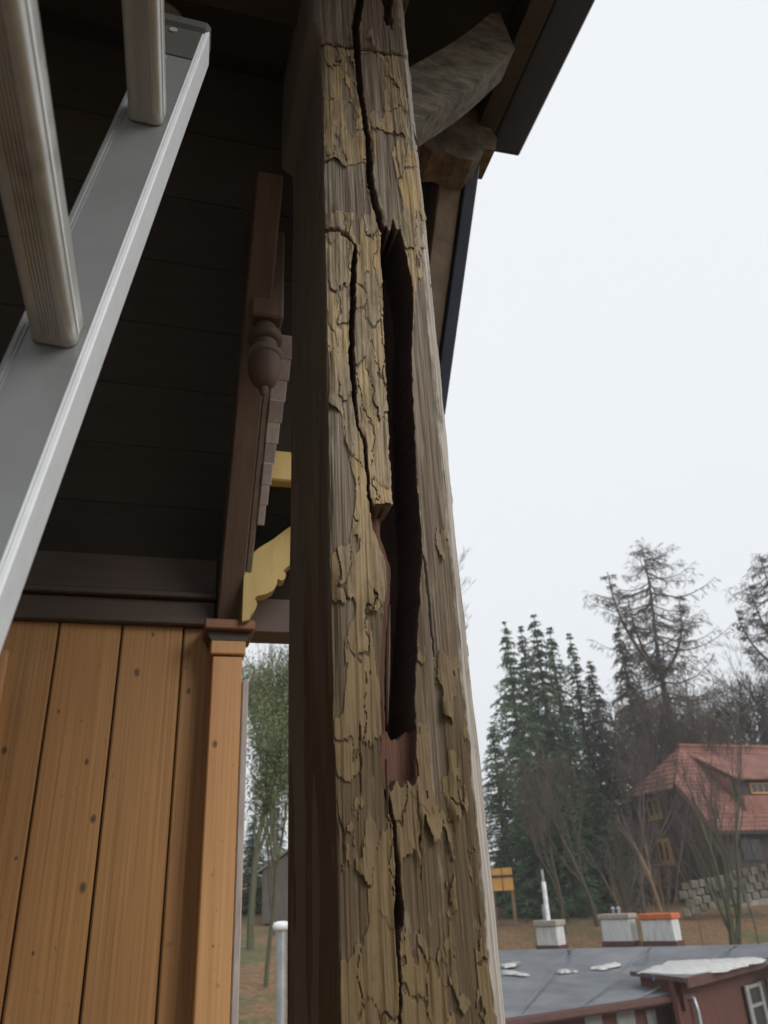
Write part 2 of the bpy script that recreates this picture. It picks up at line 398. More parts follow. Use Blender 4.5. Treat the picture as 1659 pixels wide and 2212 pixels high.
# worn corner edges
edge0 = np.exp(-(np.abs(QQ)/.006)**2); edge1 = np.exp(-(np.abs(QQ-WF)/.005)**2); edge2 = np.exp(-(np.abs(QQ-WF-CH*1.414)/.006)**2)
H = H - edge0*(.001+.004*vn(QQ,ZZ,0,38,51)) - edge1*(.002*vn(QQ,ZZ,0,50,52)) - edge2*(.001+.011*fbm(QQ,ZZ,0,26,53,4))
ROT = np.zeros_like(H)
def crack(pts, widths, depth, prof=1.0):
    z, s = fz(pts); pz = trace(pts); i = np.argsort(pz[:,1]); wv = np.array(widths)[i]
    sc = np.interp(ZZ, z, s); wd = np.interp(ZZ, z, wv); inside = (ZZ >= z[0]) & (ZZ <= z[-1])
    d = np.abs(QQ - sc - jit*.35); k = np.clip(1.25*(1 - d/(wd*.5)), 0, 1)**.5
    return np.where(inside & front, k*depth, 0)
mmp = .00048                                       # metres per traced pixel at the foot of the picture
def wpx(ws, pts):                                  # widths in pixels to metres, by distance
    out = []
    for (x, y), w_ in zip(pts, ws):
        a = on_v(x-w_/2, y, 0); b = on_v(x+w_/2, y, 0); out.append(abs(b[0]-a[0]))
    return out
C1 = [(785,-60),(778,0),(768,60),(772,120),(777,190),(785,240),(793,290),(797,340),(801,400),(811,450),(828,505)]
W1 = [16,16,15,15,14,11,12,13,14,14,16]
C2 = [(767,528),(765,560),(762,620),(760,700),(759,760),(763,820),(766,870),(773,920),(785,950),(792,1000),(795,1050),(803,1108)]
W2 = [5,12,13,12,11,11,8,5,6,7,5,7]
C3 = [(826,1590),(829,1660),(833,1700),(844,1750),(850,1790),(855,1850),(859,1890),(860,1936),(860,1965),(859,2000),(858,2012),(859,2060),(861,2120),(863,2230),(866,2330)]
W3 = [9,9,7,7,8,9,11,14,25,22,12,7,6,6,4]
C4 = [(692,492),(693,494),(728,500),(750,512),(764,532)]
for (C_, W_, dp) in ((C1,W1,.034),(C2,W2,.03),(C3,W3,.03)):
    H = H - crack(C_, wpx(W_, C_), dp)
for k_, (pp, ww, dd) in enumerate([
    ([(905,1180),(918,1220),(925,1290),(930,1340),(938,1420)],[3,5,4,5,3],.008),
    ([(716,1700),(742,1800),(745,1870)],[2,4,2],.005),
    ([(900,1700),(905,1800),(912,1900)],[3,3,2],.005),
    ([(782,390),(786,440),(784,470)],[2,3,2],.004),
    ([(775,1560),(778,1640),(780,1720)],[2,4,2],.006),
    ([(868,1120),(960,1700)],[0,0],.0)]):
    H = H - crack(pp, wpx(ww, pp), dd)
# horizontal splits
def hsplit(pts, wz, depth):
    p = trace(pts); i = np.argsort(p[:,0]); zc = np.interp(QQ, p[i,0], p[i,1]) + (vn(QQ,ZZ,90,0,61)-.5)*.004
    k = np.clip(1.3*(1-np.abs(ZZ-zc)/(wz*.5)),0,1)
    return np.where((QQ >= p[i,0][0]-.02) & (QQ <= p[i,0][-1]+.002), k*depth, 0)
HS = hsplit([(660,84),(690,91),(740,99),(800,107),(850,113),(895,120)], .015, .022) + hsplit(C4, .008, .018)
H = H - HS
H = H - np.where((ZZ > 1.395), 0, 0)
def blur(A, n, ax):
    k = 2*n+1; P = np.pad(A, [(n+1,n) if a == ax else (0,0) for a in (0,1)], mode='edge'); S = np.cumsum(P, axis=ax)
    return (np.take(S, range(k, S.shape[ax]), axis=ax) - np.take(S, range(0, S.shape[ax]-k), axis=ax))/k
# great rotted cavity
zl_, L_ = fz([(836,484),(823,505),(820,545),(825,600),(828,700),(832,800),(838,900),(843,1000),(848,1092),(806,1094),(800,1106),(803,1140),(815,1165),(830,1200),(835,1230),(833,1280),(828,1330),(824,1400),(823,1500),(824,1600),(827,1690)])
zr_, R__ = fz([(846,484),(862,492),(868,520),(884,540),(888,600),(895,640),(897,680),(893,720),(885,760),(882,800),(890,830),(893,900),(898,1000),(902,1080),(908,1120),(912,1180),(915,1250),(910,1320),(895,1380),(892,1420),(893,1500),(897,1580),(903,1690)])
Lz = np.interp(ZZ, zl_, L_); Rz = np.interp(ZZ, zr_, R__)
for q_ in range(3): Rz = blur(Rz, 34, 0)
Rz = Rz + (vn(QQ,ZZ,0,130,9)-.5)*.0016 + (vn(QQ,ZZ,0,50,10)-.5)*.002; Lz = Lz + (vn(QQ,ZZ,0,140,12)-.5)*.0014
z_top = on_v(845, 488, 0)[1] + (vn(QQ,ZZ,240,0,77)-.5)*.028
z_deep = on_v(868, 1592, 0)[1] + np.abs(QQ - on_v(868,1590,0)[0])*.55 + (vn(QQ,ZZ,170,0,78)-.5)*.010
z_bot = on_v(868, 1700, 0)[1] + (QQ - on_v(840,1690,0)[0])*.25 + (vn(QQ,ZZ,160,0,79)-.5)*.012
inc = (QQ > Lz) & (QQ < Rz) & (ZZ < z_top) & front
deep = inc & (ZZ > z_deep); shallow = inc & (ZZ <= z_deep) & (ZZ > z_bot)
rag = fbm(QQ, ZZ, 90, 4, 81, 3)
z_sh = on_v(820, 1100, 0)[1]
shelf_w = np.interp(ZZ, [on_v(840,1690,0)[1], on_v(845,1500,0)[1], on_v(845,1250,0)[1], z_sh], [.012,.0115,.012,.020])
wall_ = np.clip(np.minimum(QQ-Lz, (Rz-QQ))/.0042, 0, 1)**.8
D = np.where(deep, .004 + wall_*(.080 + .012*rag), 0)
shelf = deep & (ZZ < z_sh) & (QQ < Lz + shelf_w*(.8+.5*rag))
D = np.where(shelf, .020 + .014*rag + .010*np.clip((Lz+.005-QQ)/.005,0,1), D)
D = np.where(shallow, .002 + np.clip(wall_*1.5,0,1)*(.010 + .008*rag), D)
H = np.where(D > 0, -D, H); ROT = np.where(D > 0, np.where(shelf | shallow, .42, 1.0), ROT)
ROT = np.where((H < -.0085) & front & (D <= 0), np.maximum(ROT, .98), ROT)
for sh_ in (-1, 1): ROT = np.maximum(ROT, np.where(front, np.roll(np.where(ROT > .9, ROT, 0), sh_, 1), 0))
# ragged hole by the post's head
hz = on_v(838, 55, 0)[1]; hu = on_v(838, 20, 0)[0]
hole = front & (np.abs(QQ-hu) < .011*(.5+vn(QQ,ZZ,0,60,88)) ) & (ZZ > hz + .02*(vn(QQ,ZZ,300,0,89)-.5)) & (ZZ < 1.72)
H = np.where(hole, -.04, H); ROT = np.where(hole, 1.0, ROT)
# head of the post is a little wider on the inner side
H = H + np.where(QQ < .004, .024*np.clip((ZZ-1.405)/.02,0,1), 0)
# hollow out bare patches, keep paint where the photo keeps it
def inpoly(pts):
    p = trace(pts); ins = np.zeros(QQ.shape, bool); j = len(p)-1
    for i in range(len(p)):
        xi, yi = p[i]; xj, yj = p[j]
        cnd = ((yi > ZZ) != (yj > ZZ)) & (QQ < (xj-xi)*(ZZ-yi)/((yj-yi) if abs(yj-yi)>1e-9 else 1e-9) + xi)
        ins ^= cnd; j = i
    return ins
bias = np.full(QQ.shape, .20)
bias = np.where(ZZ < on_v(800,1450,0)[1], .10, bias)
for poly, b in [
    ([(700,345),(735,352),(770,345),(795,350),(803,470),(760,455),(700,465)], -.35),
    ([(812,285),(862,290),(848,330),(868,460),(832,480),(806,380)], -.4),
    ([(780,120),(830,125),(830,250),(790,240)], -.12),
    ([(900,600),(960,620),(1010,1250),(1030,1430),(900,1400),(915,1250),(905,1080),(893,900),(884,780)], -.16),
    ([(706,880),(738,890),(752,1000),(765,1080),(745,1180),(706,1190)], -.35),
    ([(706,1300),(770,1300),(738,1400),(748,1440),(740,1530),(712,1560)], -.3),
    ([(858,125),(910,120),(915,300),(885,210),(865,160)], -.3),
    ([(640,-60),(900,-60),(900,112),(640,85)], -.22),
    ([(720,1905),(790,1900),(800,2000),(740,2090),(722,2090)], -.28),
    ([(905,1440),(1050,1440),(1110,2300),(985,2300),(960,1800)], .09),
    ([(850,320),(892,318),(908,360),(920,470),(905,482),(880,460),(860,400)], .6),
    ([(715,330),(770,328),(790,345),(745,362),(725,350)], .5),
    ([(780,1215),(832,1220),(830,1290),(800,1318),(775,1300)], .5),
    ([(720,1560),(770,1550),(775,1690),(722,1690)], .4),
    ([(800,1500),(825,1510),(825,1595),(805,1580)], .5),
    ([(705,560),(755,560),(750,700),(708,690)], .3),
    ([(780,560),(820,560),(832,780),(790,760)], .2)]:
    bias = np.where(inpoly(poly), b, bias)
bias = blur(blur(bias, 5, 0), 4, 1)
def cells(X, Y, fx, fy, seed):
    """nearest jittered lattice point: (F1, F2, random of the cell, dx, dy)"""
    r = np.random.RandomState(seed); T = r.rand(256, 1024, 3)
    x = X*fx + 300; y = Y*fy + 300; xi = np.floor(x).astype(int); yi = np.floor(y).astype(int)
    F1 = np.full(X.shape, 9.0); F2 = np.full(X.shape, 9.0); ID = np.zeros(X.shape); I2 = np.zeros(X.shape); DX = np.zeros(X.shape); DY = np.zeros(X.shape)
    for a in (-1,0,1):
        for b in (-1,0,1):
            t_ = T[np.mod(xi+a,256), np.mod(yi+b,1024)]; dx = x-(xi+a+.1+.8*t_[...,0]); dy = y-(yi+b+.1+.8*t_[...,1]); d = np.hypot(dx,dy)
            n1 = d < F1; I2 = np.where(n1, ID, np.where(d < F2, t_[...,2], I2)); F2 = np.where(n1, F1, np.minimum(F2, d))
            ID = np.where(n1, t_[...,2], ID); DX = np.where(n1, dx, DX); DY = np.where(n1, dy, DY); F1 = np.minimum(F1, d)
    return F1, F2, ID, I2, DX, DY
wx = (fbm(QQ,ZZ,70,30,171,3)-.5)*.016 + (fbm(QQ,ZZ,300,110,172,2)-.5)*.005; wz = (fbm(QQ,ZZ,70,30,173,3)-.5)*.030 + (fbm(QQ,ZZ,330,130,174,2)-.5)*.008
F1, F2, ID, ID2, DX, DY = cells(QQ+wx, ZZ+wz, 48, 12, 175)
cov = fbm(QQ, ZZ, 38, 9, 101, 4) + .20*(fbm(QQ, ZZ, 150, 30, 121, 3)-.5) + .16*(fbm(QQ, ZZ, 380, 90, 123, 3)-.5) + .24*(ID-.5) + .10*(fbm(QQ, ZZ, 10, 2.2, 131, 2)-.5) + bias
MASK = (cov > .515) & front & (QQ > .0015) & (QQ < WF + CH*1.414-.004) & (H > -.0085) & (D <= 0) & (ZZ > -.15) & (ZZ < 1.6)
MASK &= ~((QQ > WF-.003-.004*vn(QQ,ZZ,0,30,176)) & (cov < .80))
MASK &= ~((F2-F1 < .038) & (np.mod(ID*7+ID2*5, 1.0) > .68) & (ID != ID2))
split = np.abs(vn(QQ + (vn(QQ,ZZ,60,18,140)-.5)*.006, ZZ, 150, 7, 141)-.5) < .018
mf = MASK.astype(float); b1 = blur(blur(mf, 3, 0), 3, 1); b2 = blur(blur(mf, 9, 0), 6, 1)
curl = np.clip(1-b1, 0, 1)*2; low = np.clip(np.roll(b2, -6, 0) - np.roll(b2, 6, 0), 0, 1)
lump = vn(QQ, ZZ, 40, 14, 151)
tilt = np.clip(-DY*1.5,0,1)*(.0035*np.clip(ID*2-.7,0,1.3)) + DX*(np.mod(ID*13,1)-.5)*.0024
LIFT = .0007 + low*.015*lump**1.5 + np.maximum(tilt,-.0003) + .0010*(fbm(QQ,ZZ,30,12,161,2)-.5)
H = np.where(front, H + np.where(MASK, -.0002, -.0008), H)

def grid_mesh(name, QI, off, mat, parent, faces_mask=None, attr=None):
    cu, su = np.cos(ANG), np.sin(ANG)
    X = PU[None,:] + off*cu[None,:]; Y = PV[None,:] + off*su[None,:]
    nr, nc = off.shape
    co = np.stack([X, Y, ZZ], -1).reshape(-1, 3)
    idx = np.arange(nr*nc).reshape(nr, nc)
    F = np.stack([idx[:-1,:-1], idx[:-1,1:], idx[1:,1:], idx[1:,:-1]], -1)
    if faces_mask is not None: F = F[faces_mask]
    F = F.reshape(-1, 4)
    at_ = None if attr is None else attr.reshape(-1)
    if faces_mask is not None:
        # skirt down the rim so that a flake has thickness
        e = np.concatenate([F[:,[0,1]],F[:,[1,2]],F[:,[2,3]],F[:,[3,0]]]); key = np.sort(e,1); k1 = key[:,0].astype(np.int64)*(nr*nc)+key[:,1]
        _, inv, cnt = np.unique(k1, return_inverse=True, return_counts=True); be = e[cnt[inv] == 1]
        n3 = np.stack([np.broadcast_to(cu,(nr,nc)), np.broadcast_to(su,(nr,nc)), np.zeros((nr,nc))], -1).reshape(-1,3)
        co2 = co - n3*.0008
        F2 = np.stack([be[:,0], be[:,1], be[:,1]+nr*nc, be[:,0]+nr*nc], -1)
        co = np.concatenate([co, co2]); F = np.concatenate([F, F2[:, ::-1]])
        if at_ is not None: at_ = np.concatenate([at_, at_])
        used, inv = np.unique(F.reshape(-1), return_inverse=True); co = co[used]; F = inv.reshape(-1, 4)
        if at_ is not None: at_ = at_[used]
    me = bpy.data.meshes.new(name)
    me.vertices.add(len(co)); me.vertices.foreach_set('co', co.astype(np.float32).ravel())
    me.loops.add(F.size); me.loops.foreach_set('vertex_index', F.ravel().astype(np.int32))
    me.polygons.add(len(F)); me.polygons.foreach_set('loop_start', np.arange(0, F.size, 4, dtype=np.int32))
    me.polygons.foreach_set('loop_total', np.full(len(F), 4, np.int32))
    me.polygons.foreach_set('use_smooth', np.ones(len(F), bool))
    if at_ is not None:
        A = me.attributes.new('rot', 'FLOAT', 'POINT'); A.data.foreach_set('value', at_.astype(np.float32))
    me.update(calc_edges=True); me.validate(); me.materials.append(mat)
    o = bpy.data.objects.new(name, me); COL.objects.link(o); o.parent = parent; return o

m, t, bs = nodes('weathered_post_wood')
g1 = noisen(t, coords(t, (330,330,5)), 1, 5, .6, .4); g2 = noisen(t, coords(t, (60,60,3)), 1, 4, .6)
c = ramp(t, g1, [(.3,(.085,.068,.050)),(.5,(.20,.165,.125)),(.72,(.37,.325,.27))])
c = mixc(t, ramp(t, g2, [(.4,0),(.7,.6)]), c, (.15,.105,.062))
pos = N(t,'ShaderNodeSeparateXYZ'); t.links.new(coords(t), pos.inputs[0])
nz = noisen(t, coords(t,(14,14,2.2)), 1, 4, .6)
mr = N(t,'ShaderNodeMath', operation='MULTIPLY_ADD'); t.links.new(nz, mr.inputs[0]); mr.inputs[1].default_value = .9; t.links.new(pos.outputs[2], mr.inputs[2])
c = mixc(t, ramp(t, mr.outputs[0], [(.66,.9),(1.05,0)]), c, mixc(t, g1, (.048,.031,.014), (.130,.084,.038)))        # brown stain lower down, deepened with shade painted into the colour
pr_ = noisen(t, coords(t,(75,75,16)), 1, 6, .65); c = mixc(t, ramp(t, pr_, [(.60,0),(.68,.22)]), c, mixc(t, g1, (.36,.32,.26), (.50,.46,.39)))
cw_ = noisen(t, coords(t,(60,60,24)), 1, 4, .6); ch_ = N(t,'ShaderNodeMath', operation='MULTIPLY_ADD'); t.links.new(cw_, ch_.inputs[0]); ch_.inputs[1].default_value = .022; t.links.new(pos.outputs[0], ch_.inputs[2])
c = mixc(t, ramp(t, ch_.outputs[0], [(.169,0),(.1715,.9)]), c, ramp(t, g1, [(.3,(.20,.175,.145)),(.5,(.40,.365,.32)),(.7,(.58,.54,.49))]))
mold = noisen(t, coords(t,(26,26,9)), 1, 5, .65)
c = mixc(t, ramp(t, mold, [(.60,0),(.72,.75)]), c, (.055,.050,.036))
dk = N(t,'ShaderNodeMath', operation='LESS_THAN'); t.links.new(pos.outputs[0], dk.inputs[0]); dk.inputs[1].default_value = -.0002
c = mixc(t, dk.outputs[0], c, mixc(t, g1, (.135,.120,.098), (.185,.165,.135)))         # inner face: bare weathered wood, one even grey-brown
at_n = N(t,'ShaderNodeAttribute', attribute_name='rot')
c = mixc(t, ramp(t, at_n.outputs['Fac'], [(.05,0),(.3,1)]), c, mixc(t, g1, (.070,.030,.019), (.17,.078,.050)))
c = mixc(t, ramp(t, at_n.outputs['Fac'], [(.5,0),(.9,1)]), c, mixc(t, g1, (.030,.017,.014), (.068,.038,.030)))
t.links.new(c, bs.inputs['Base Color']); bs.inputs['Roughness'].default_value = .85
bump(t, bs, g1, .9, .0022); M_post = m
m, t, bs = nodes('flaking_ochre_paint')
n1 = noisen(t, coords(t,(30,30,12)), 1, 5, .65); n2 = noisen(t, coords(t,(8,8,2.5)), 1, 4)
c = ramp(t, n1, [(.28,(.215,.155,.082)),(.5,(.375,.278,.150)),(.75,(.46,.365,.215))])
c = mixc(t, ramp(t, n2, [(.42,0),(.66,.75)]), c, (.37,.255,.105))
at_n = N(t,'ShaderNodeAttribute', attribute_name='rot'); c = mixc(t, ramp(t, at_n.outputs['Fac'], [(.35,0),(.9,.8)]), c, mixc(t, n1, (.22,.175,.115), (.33,.275,.195)))
dz = noisen(t, coords(t,(46,46,9)), 1, 6, .75); c = mixc(t, ramp(t, dz, [(.48,0),(.66,.8)]), c, (.12,.092,.056))
df = noisen(t, coords(t,(260,260,22)), 1, 4, .7); c = mixc(t, ramp(t, df, [(.52,0),(.68,.55)]), c, (.10,.078,.05))
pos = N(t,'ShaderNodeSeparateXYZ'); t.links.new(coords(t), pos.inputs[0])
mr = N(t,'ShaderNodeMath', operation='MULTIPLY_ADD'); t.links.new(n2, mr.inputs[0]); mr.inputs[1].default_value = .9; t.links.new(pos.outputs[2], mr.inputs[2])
c = mixc(t, ramp(t, mr.outputs[0], [(.68,.9),(1.08,0)]), c, mixc(t, n1, (.085,.053,.019), (.170,.110,.040)))  # lower paint browner, with shade painted into its colour
sp = noisen(t, coords(t,(95,95,50)), 1, 3); c = mixc(t, ramp(t, sp, [(.66,0),(.76,.6)]), c, (.10,.085,.055))
t.links.new(c, bs.inputs['Base Color']); bs.inputs['Roughness'].default_value = .7
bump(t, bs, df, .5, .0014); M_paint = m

post = thing('rotten_post', 'weathered wooden porch post with peeling ochre paint and a long rotted cavity', 'post', (0,0,-1.7))
def reparent_local(o): o.location = (0,0,1.7); return o
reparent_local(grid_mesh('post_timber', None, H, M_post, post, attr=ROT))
fm = MASK[:-1,:-1] & MASK[:-1,1:] & MASK[1:,1:] & MASK[1:,:-1]
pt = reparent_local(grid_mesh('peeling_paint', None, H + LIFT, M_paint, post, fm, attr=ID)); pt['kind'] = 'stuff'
# splinters standing in the cavity and along the cracks
random.seed(5)
for (x0,y0,x1,y1,wd,dep) in [(846,1300,842,1560,5,.012),(897,1640,900,1700,3,.001),(834,1640,838,1760,3,-.001),(778,880,783,945,3,.0)]:
    a = on_v(x0,y0,0); b = on_v(x1,y1,0); wm = wd*.00045
    mb = MB(); ks = 5; vs = []
    for k in range(ks+1):
        f = k/ks; u = a[0]+(b[0]-a[0])*f + random.uniform(-.0006,.0006); z = a[1]+(b[1]-a[1])*f; hw_ = wm*(.25+.75*math.sin(math.pi*min(1,f*.8+.15)))
        vs += [(u-hw_,dep,z),(u,dep-.0025,z),(u+hw_,dep,z),(u,dep+.006,z)]
    fs = [(4*k+i,4*k+(i+1)%4,4*k+4+(i+1)%4,4*k+4+i) for k in range(ks) for i in range(4)]
    mb.add(vs, fs).build('splinter', M_brown, post, (0,0,-1.7))

# ------------------------------------------------------------------ plank wall, its plate, corner post
VW = 1.107                                          # front of the planks
zt = on_v(300, 1352, VW)[1]
pw = thing('plank_wall', 'warm pine wall of wide upright boards with dark knots', 'wall', (-.5, VW, -1.7))
gr = [on_v(x, 1372, VW)[0] for x in (125, 262, 396)]
ed = [gr[0]-.142*k for k in range(8,0,-1)] + gr + [on_v(470,1372,VW)[0]]
for i in range(len(ed)-1):
    MB().box((ed[i]+.0022, VW+(.0 if i < len(ed)-2 else .006), -1.7), (ed[i+1]-.0022, VW+.03, zt+.03), .0035).build('plank', M_pine, pw, (-.5,VW,-1.7))
    MB().box((ed[i]-.004, VW+.018, -1.7), (ed[i]+.004, VW+.028, zt+.03)).build('groove_tongue', M_darkz, pw, (-.5,VW,-1.7)) if i else None
MB().box((-1.55, VW+.031, -1.7), (ed[-1], VW+.05, zt+.02)).build('backing_board', M_darkz, pw, (-.5,VW,-1.7))
pb = thing('wall_plate', 'dark moulded beam running along the top of the plank wall', 'beam', (-.6, VW-.02, zt))
z2 = on_v(240, 1288, VW-.03)[1]
MB().box((-1.5, VW-.025, zt), (ed[-1]-.01, VW+.06, z2), .004).build('beam', M_plate, pb, (-.6,VW-.02,zt))
MB().box((-1.5, VW-.045, z2+.001), (ed[-1]-.01, VW+.06, z2+.018), .003).build('moulding', M_plate, pb, (-.6,VW-.02,zt))
MB().box((-1.5, VW-.012, z2+.02), (ed[-1]-.01, VW+.06, z2+.17), .003).build('frieze_board', M_plate, pb, (-.6,VW-.02,zt))

VN = 1.03                                           # front of the corner post
n0 = on_v(452, 1500, VN)[0]; n1_ = on_v(524, 1500, VN)[0]
zc0 = on_v(490, 1362, VN-.01)[1]; zc1 = on_v(490, 1341, VN-.01)[1]; zk0 = on_v(490,1416,VN)[1]; zk1 = on_v(490,1385,VN)[1]
cp = thing('corner_post', 'square orange pine corner post with moulded cap at the end of the plank wall', 'post', ((n0+n1_)/2, VN+.05, -1.7)); cb = ((n0+n1_)/2, VN+.05, -1.7)
MB().box((n0+.003, VN, -1.7), (n1_-.003, VN+.11, zk0-.002), .003).build('shaft', M_pine2, cp, cb)
MB().box((n0-.003, VN-.006, zk0+.002), (n1_+.003, VN+.116, zk1), .003).build('collar', M_pine2, cp, cb)
q0, q1 = n0-.003, n1_+.003
MB().prism([(q0,VN-.004,zk1+.001),(q1,VN-.004,zk1+.001),(q1+.012,VN-.004,zc0-.001),(q0-.012,VN-.004,zc0-.001)], (0,.118,0)).build('neck_moulding', M_darkz, cp, cb)
MB().box((q0-.018, VN-.026, zc0), (q1+.020, VN+.13, zc1), .003).build('cap', M_cap, cp, cb)
MB().box((n1_-.002, VN-.001, -1.7), (n1_+.014, VN+.09, zk0-.06), .003).build('edge_strip', M_shing, cp, cb)
# jamb at the far left of the wall
j0, jz = on_v(-60, 1500, .86); j1 = on_v(22, 1430, .86)[0]
solo(MB().box((j0, .86, -1.7), (j1-.006, .95, on_v(10,1400,.86)[1]), .006), 'door_jamb', M_pine2, 'pale pine jamb standing just left of the plank wall', 'jamb', ((j0+j1)/2, .9, -1.7))

# inner rafter from the cap up towards the viewer
ra0 = on_v(470, 1340, VN)[0]; ra1 = on_v(522, 1340, VN)[0]
raft = thing('raking_rafter', 'brown raking rafter rising from the corner post cap with stepped shingle ends', 'rafter', ((ra0+ra1)/2, VP_, ZP_))
rb = ((ra0+ra1)/2, VP_, ZP_)
def along(s, off, u):                               # s up the rafter from the cap, off outward (up/away)
    return Vector((u, VP_ - s*math.cos(a_s), zc1 + s*math.sin(a_s))) - nS*off
def rbox(u0, u1, s0, s1, f0, f1, bev=.003):
    c_ = along((s0+s1)/2, (f0+f1)/2, (u0+u1)/2); return MB().obox(c_, (Vector((1,0,0)), dS, nS), ((u1-u0)/2, (s1-s0)/2, abs(f1-f0)/2), bev)
rbox(ra0, ra1, -.02, 1.1, 0, .11).build('beam', M_brown, raft, rb)
rbox(ra1+.001, ra1+.017, .01, .80, .006, .10).build('painted_edge', M_board, raft, rb)
for k in range(9):
    s0 = .27 + k*.052
    rbox(ra1+.018, ra1+.036+.0035*k, s0, s0+.056, .004 - .0015*(k%3) + .004*k/13, .08, .002).build('shingle', M_shing, raft, rb)

# turned pendant hanging by the rafter
PVv = .60
pu, pz = on_v(572, 765, PVv); tipz = on_v(566, 856, PVv)[1]
pd = thing('turned_pendant', 'turned wooden drop pendant with ringed neck and ball below a square block', 'pendant', (pu, PVv, tipz)); pbs = (pu, PVv, tipz)
z_ = lambda y: on_v(572, y, PVv)[1] - tipz
shade_auto(MB().lathe([(.002,0),(.008,.006),(.011,.02),(.009,.03)], pbs).build('tip', M_brown, pd, pbs), 60)
shade_auto(MB().lathe([(.012,z_(838)),(.026,z_(828)),(.036,z_(808)),(.0385,z_(790)),(.036,z_(775))], pbs).build('ball', M_brown, pd, pbs), 60)
shade_auto(MB().lathe([(.036,z_(774)),(.040,z_(769)),(.040,z_(763)),(.034,z_(757))], pbs).build('bead', M_board, pd, pbs), 60)
shade_auto(MB().lathe([(.029,z_(757)),(.028,z_(742))], pbs).build('neck', M_brown, pd, pbs), 60)
shade_auto(MB().lathe([(.030,z_(742)),(.039,z_(738)),(.041,z_(730)),(.038,z_(722)),(.027,z_(716)),(.026,z_(708))], pbs).build('ring', M_brown, pd, pbs), 60)
MB().box((pu-.038,PVv-.038,tipz+z_(704)),(pu+.038,PVv+.038,SOF+.05),.005).build('block', M_brown, pd, pbs)

# far end: cross beam, yellow purlin, carved yellow bracket
VB_ = 1.15
x0u, zb0 = on_v(500,1364,VB_); x1u = on_v(800,1364,VB_)[0]; zb1 = on_v(580,1292,VB_)[1]
solo(MB().box((x0u,VB_,zb0),(x1u,VB_+.10,zb1),.004), 'cross_beam', M_plate, 'dark cross beam above the gap between the two posts', 'beam', (0,VB_,zb0))
VY = .855
yu0 = on_v(545,1000,VY)[0]; yu1 = on_v(760,1000,VY)[0]; yz0 = on_v(595,1036,VY)[1]; yz1 = on_v(595,972,VY)[1]
solo(MB().box((yu0,VY,yz0),(yu1,VY+.04,yz1),.004), 'yellow_purlin', M_yellow, 'yellow painted purlin end showing behind the rotten post', 'beam', (yu0,VY,yz0))
bk = [(523,1342),(540,1338),(542,1328),(551,1318),(556,1304),(550,1292),(556,1287),(575,1283),(590,1275),(598,1262),(600,1250),(608,1254),(616,1250),(618,1240),(612,1232),(620,1225),(645,1205),(690,1180),(690,1095),(620,1142),(590,1165),(560,1183),(535,1205),(527,1240)]
VK = .985
bp = [(*on_v(x,y,VK),) for x,y in bk]
solo(MB().prism([(u,VK,z) for u,z in bp], (0,.042,0)), 'carved_bracket', M_yellow, 'yellow painted knee bracket with scalloped lower edge above the corner post', 'bracket', (bp[0][0],VK,bp[0][1]))

# lamp under the soffit
lc = w2b(at(356, -14, 1.06)); lr = .083
lm = thing('porch_lamp', 'dark green rounded glass lamp hanging above the ladder top', 'lamp', (lc.x, lc.y, lc.z-lr)); lb = (lc.x, lc.y, lc.z-lr)
prof = [(lr*math.sin(math.pi*k/14)+.001, lc.z-lr - lb[2] + lr*(1-math.cos(math.pi*k/14))) for k in range(0,14)]
MB().lathe(prof, lb).build('globe', M_lampgl, lm, lb, True)
shade_auto(MB().lathe([(.05,lr*1.85),(.055,lr*1.95),(.055,SOF+.05-lb[2]),(.02,SOF+.052-lb[2])], lb).build('holder', M_ivory, lm, lb), 40)

# ------------------------------------------------------------------ aluminium ladder
P1 = cw(-.2205, .1225, .52); P2 = cw(-.209, .351, .68)
L = (P2-P1).normalized(); Rg = cw(.21, .58, -.80); Rg = (Rg - L*Rg.dot(L)).normalized(); Wd = L.cross(Rg).normalized()   # Wd points left
SPN = (P2-P1).length
lad = thing('aluminium_ladder', 'grey aluminium ladder with ribbed rungs leaning at the left', 'ladder', P1 - L*1.9, house=False); lbs = P1 - L*1.9
END = .45; HWD = .024
def rail(off, sgn):
    c_ = P1 + Rg*off; top = c_ + L*END; bot = c_ - L*1.95
    mid = (top+bot)/2; hl = (top-bot).length/2
    o = MB().obox(mid - Rg*sgn*.0015, (L, Wd, Rg), (hl, HWD-.0035, .0012)).build('rail_web', M_web, lad, lbs)
    for s in (-1, 1):
        lip = MB().obox(mid + Wd*s*(HWD-.001) - Rg*sgn*.015, (L, Wd, Rg), (hl, .0022, .0165), .0008).build('rail_flange', M_lip if s > 0 else M_web, lad, lbs)  # lit side and shaded side of the rail told apart by colour
        MB().obox(mid + Wd*s*(HWD-.004) - Rg*sgn*.0005, (L, Wd, Rg), (hl, .0012, .0012), .0004).build('rail_bead', M_lip if s > 0 else M_web, lad, lbs)
    MB().obox(top + L*.004 - Rg*sgn*.010, (L, Wd, Rg), (.010, HWD+.001, .0145), .004).build('end_plug', M_plug, lad, lbs)
    MB().obox(top - L*.03 - Rg*sgn*.0002, (L, Wd, Rg), (.030, HWD-.006, .0012), .0004).build('end_plate', M_plug, lad, lbs)
    MB().obox(bot - L*.015 - Rg*sgn*.010, (L, Wd, Rg), (.02, HWD+.002, .016), .004).build('rubber_foot', M_plug, lad, lbs)
    for q in (.10, .155):
        p = c_ + L*(.28+q) - Wd*.008 + Rg*sgn*.0005
        MB().tube([p, p+Rg*sgn*.0022], .004, 10).build('rivet', M_alu, lad, lbs)
rail(0, 1); rail(.40, -1)
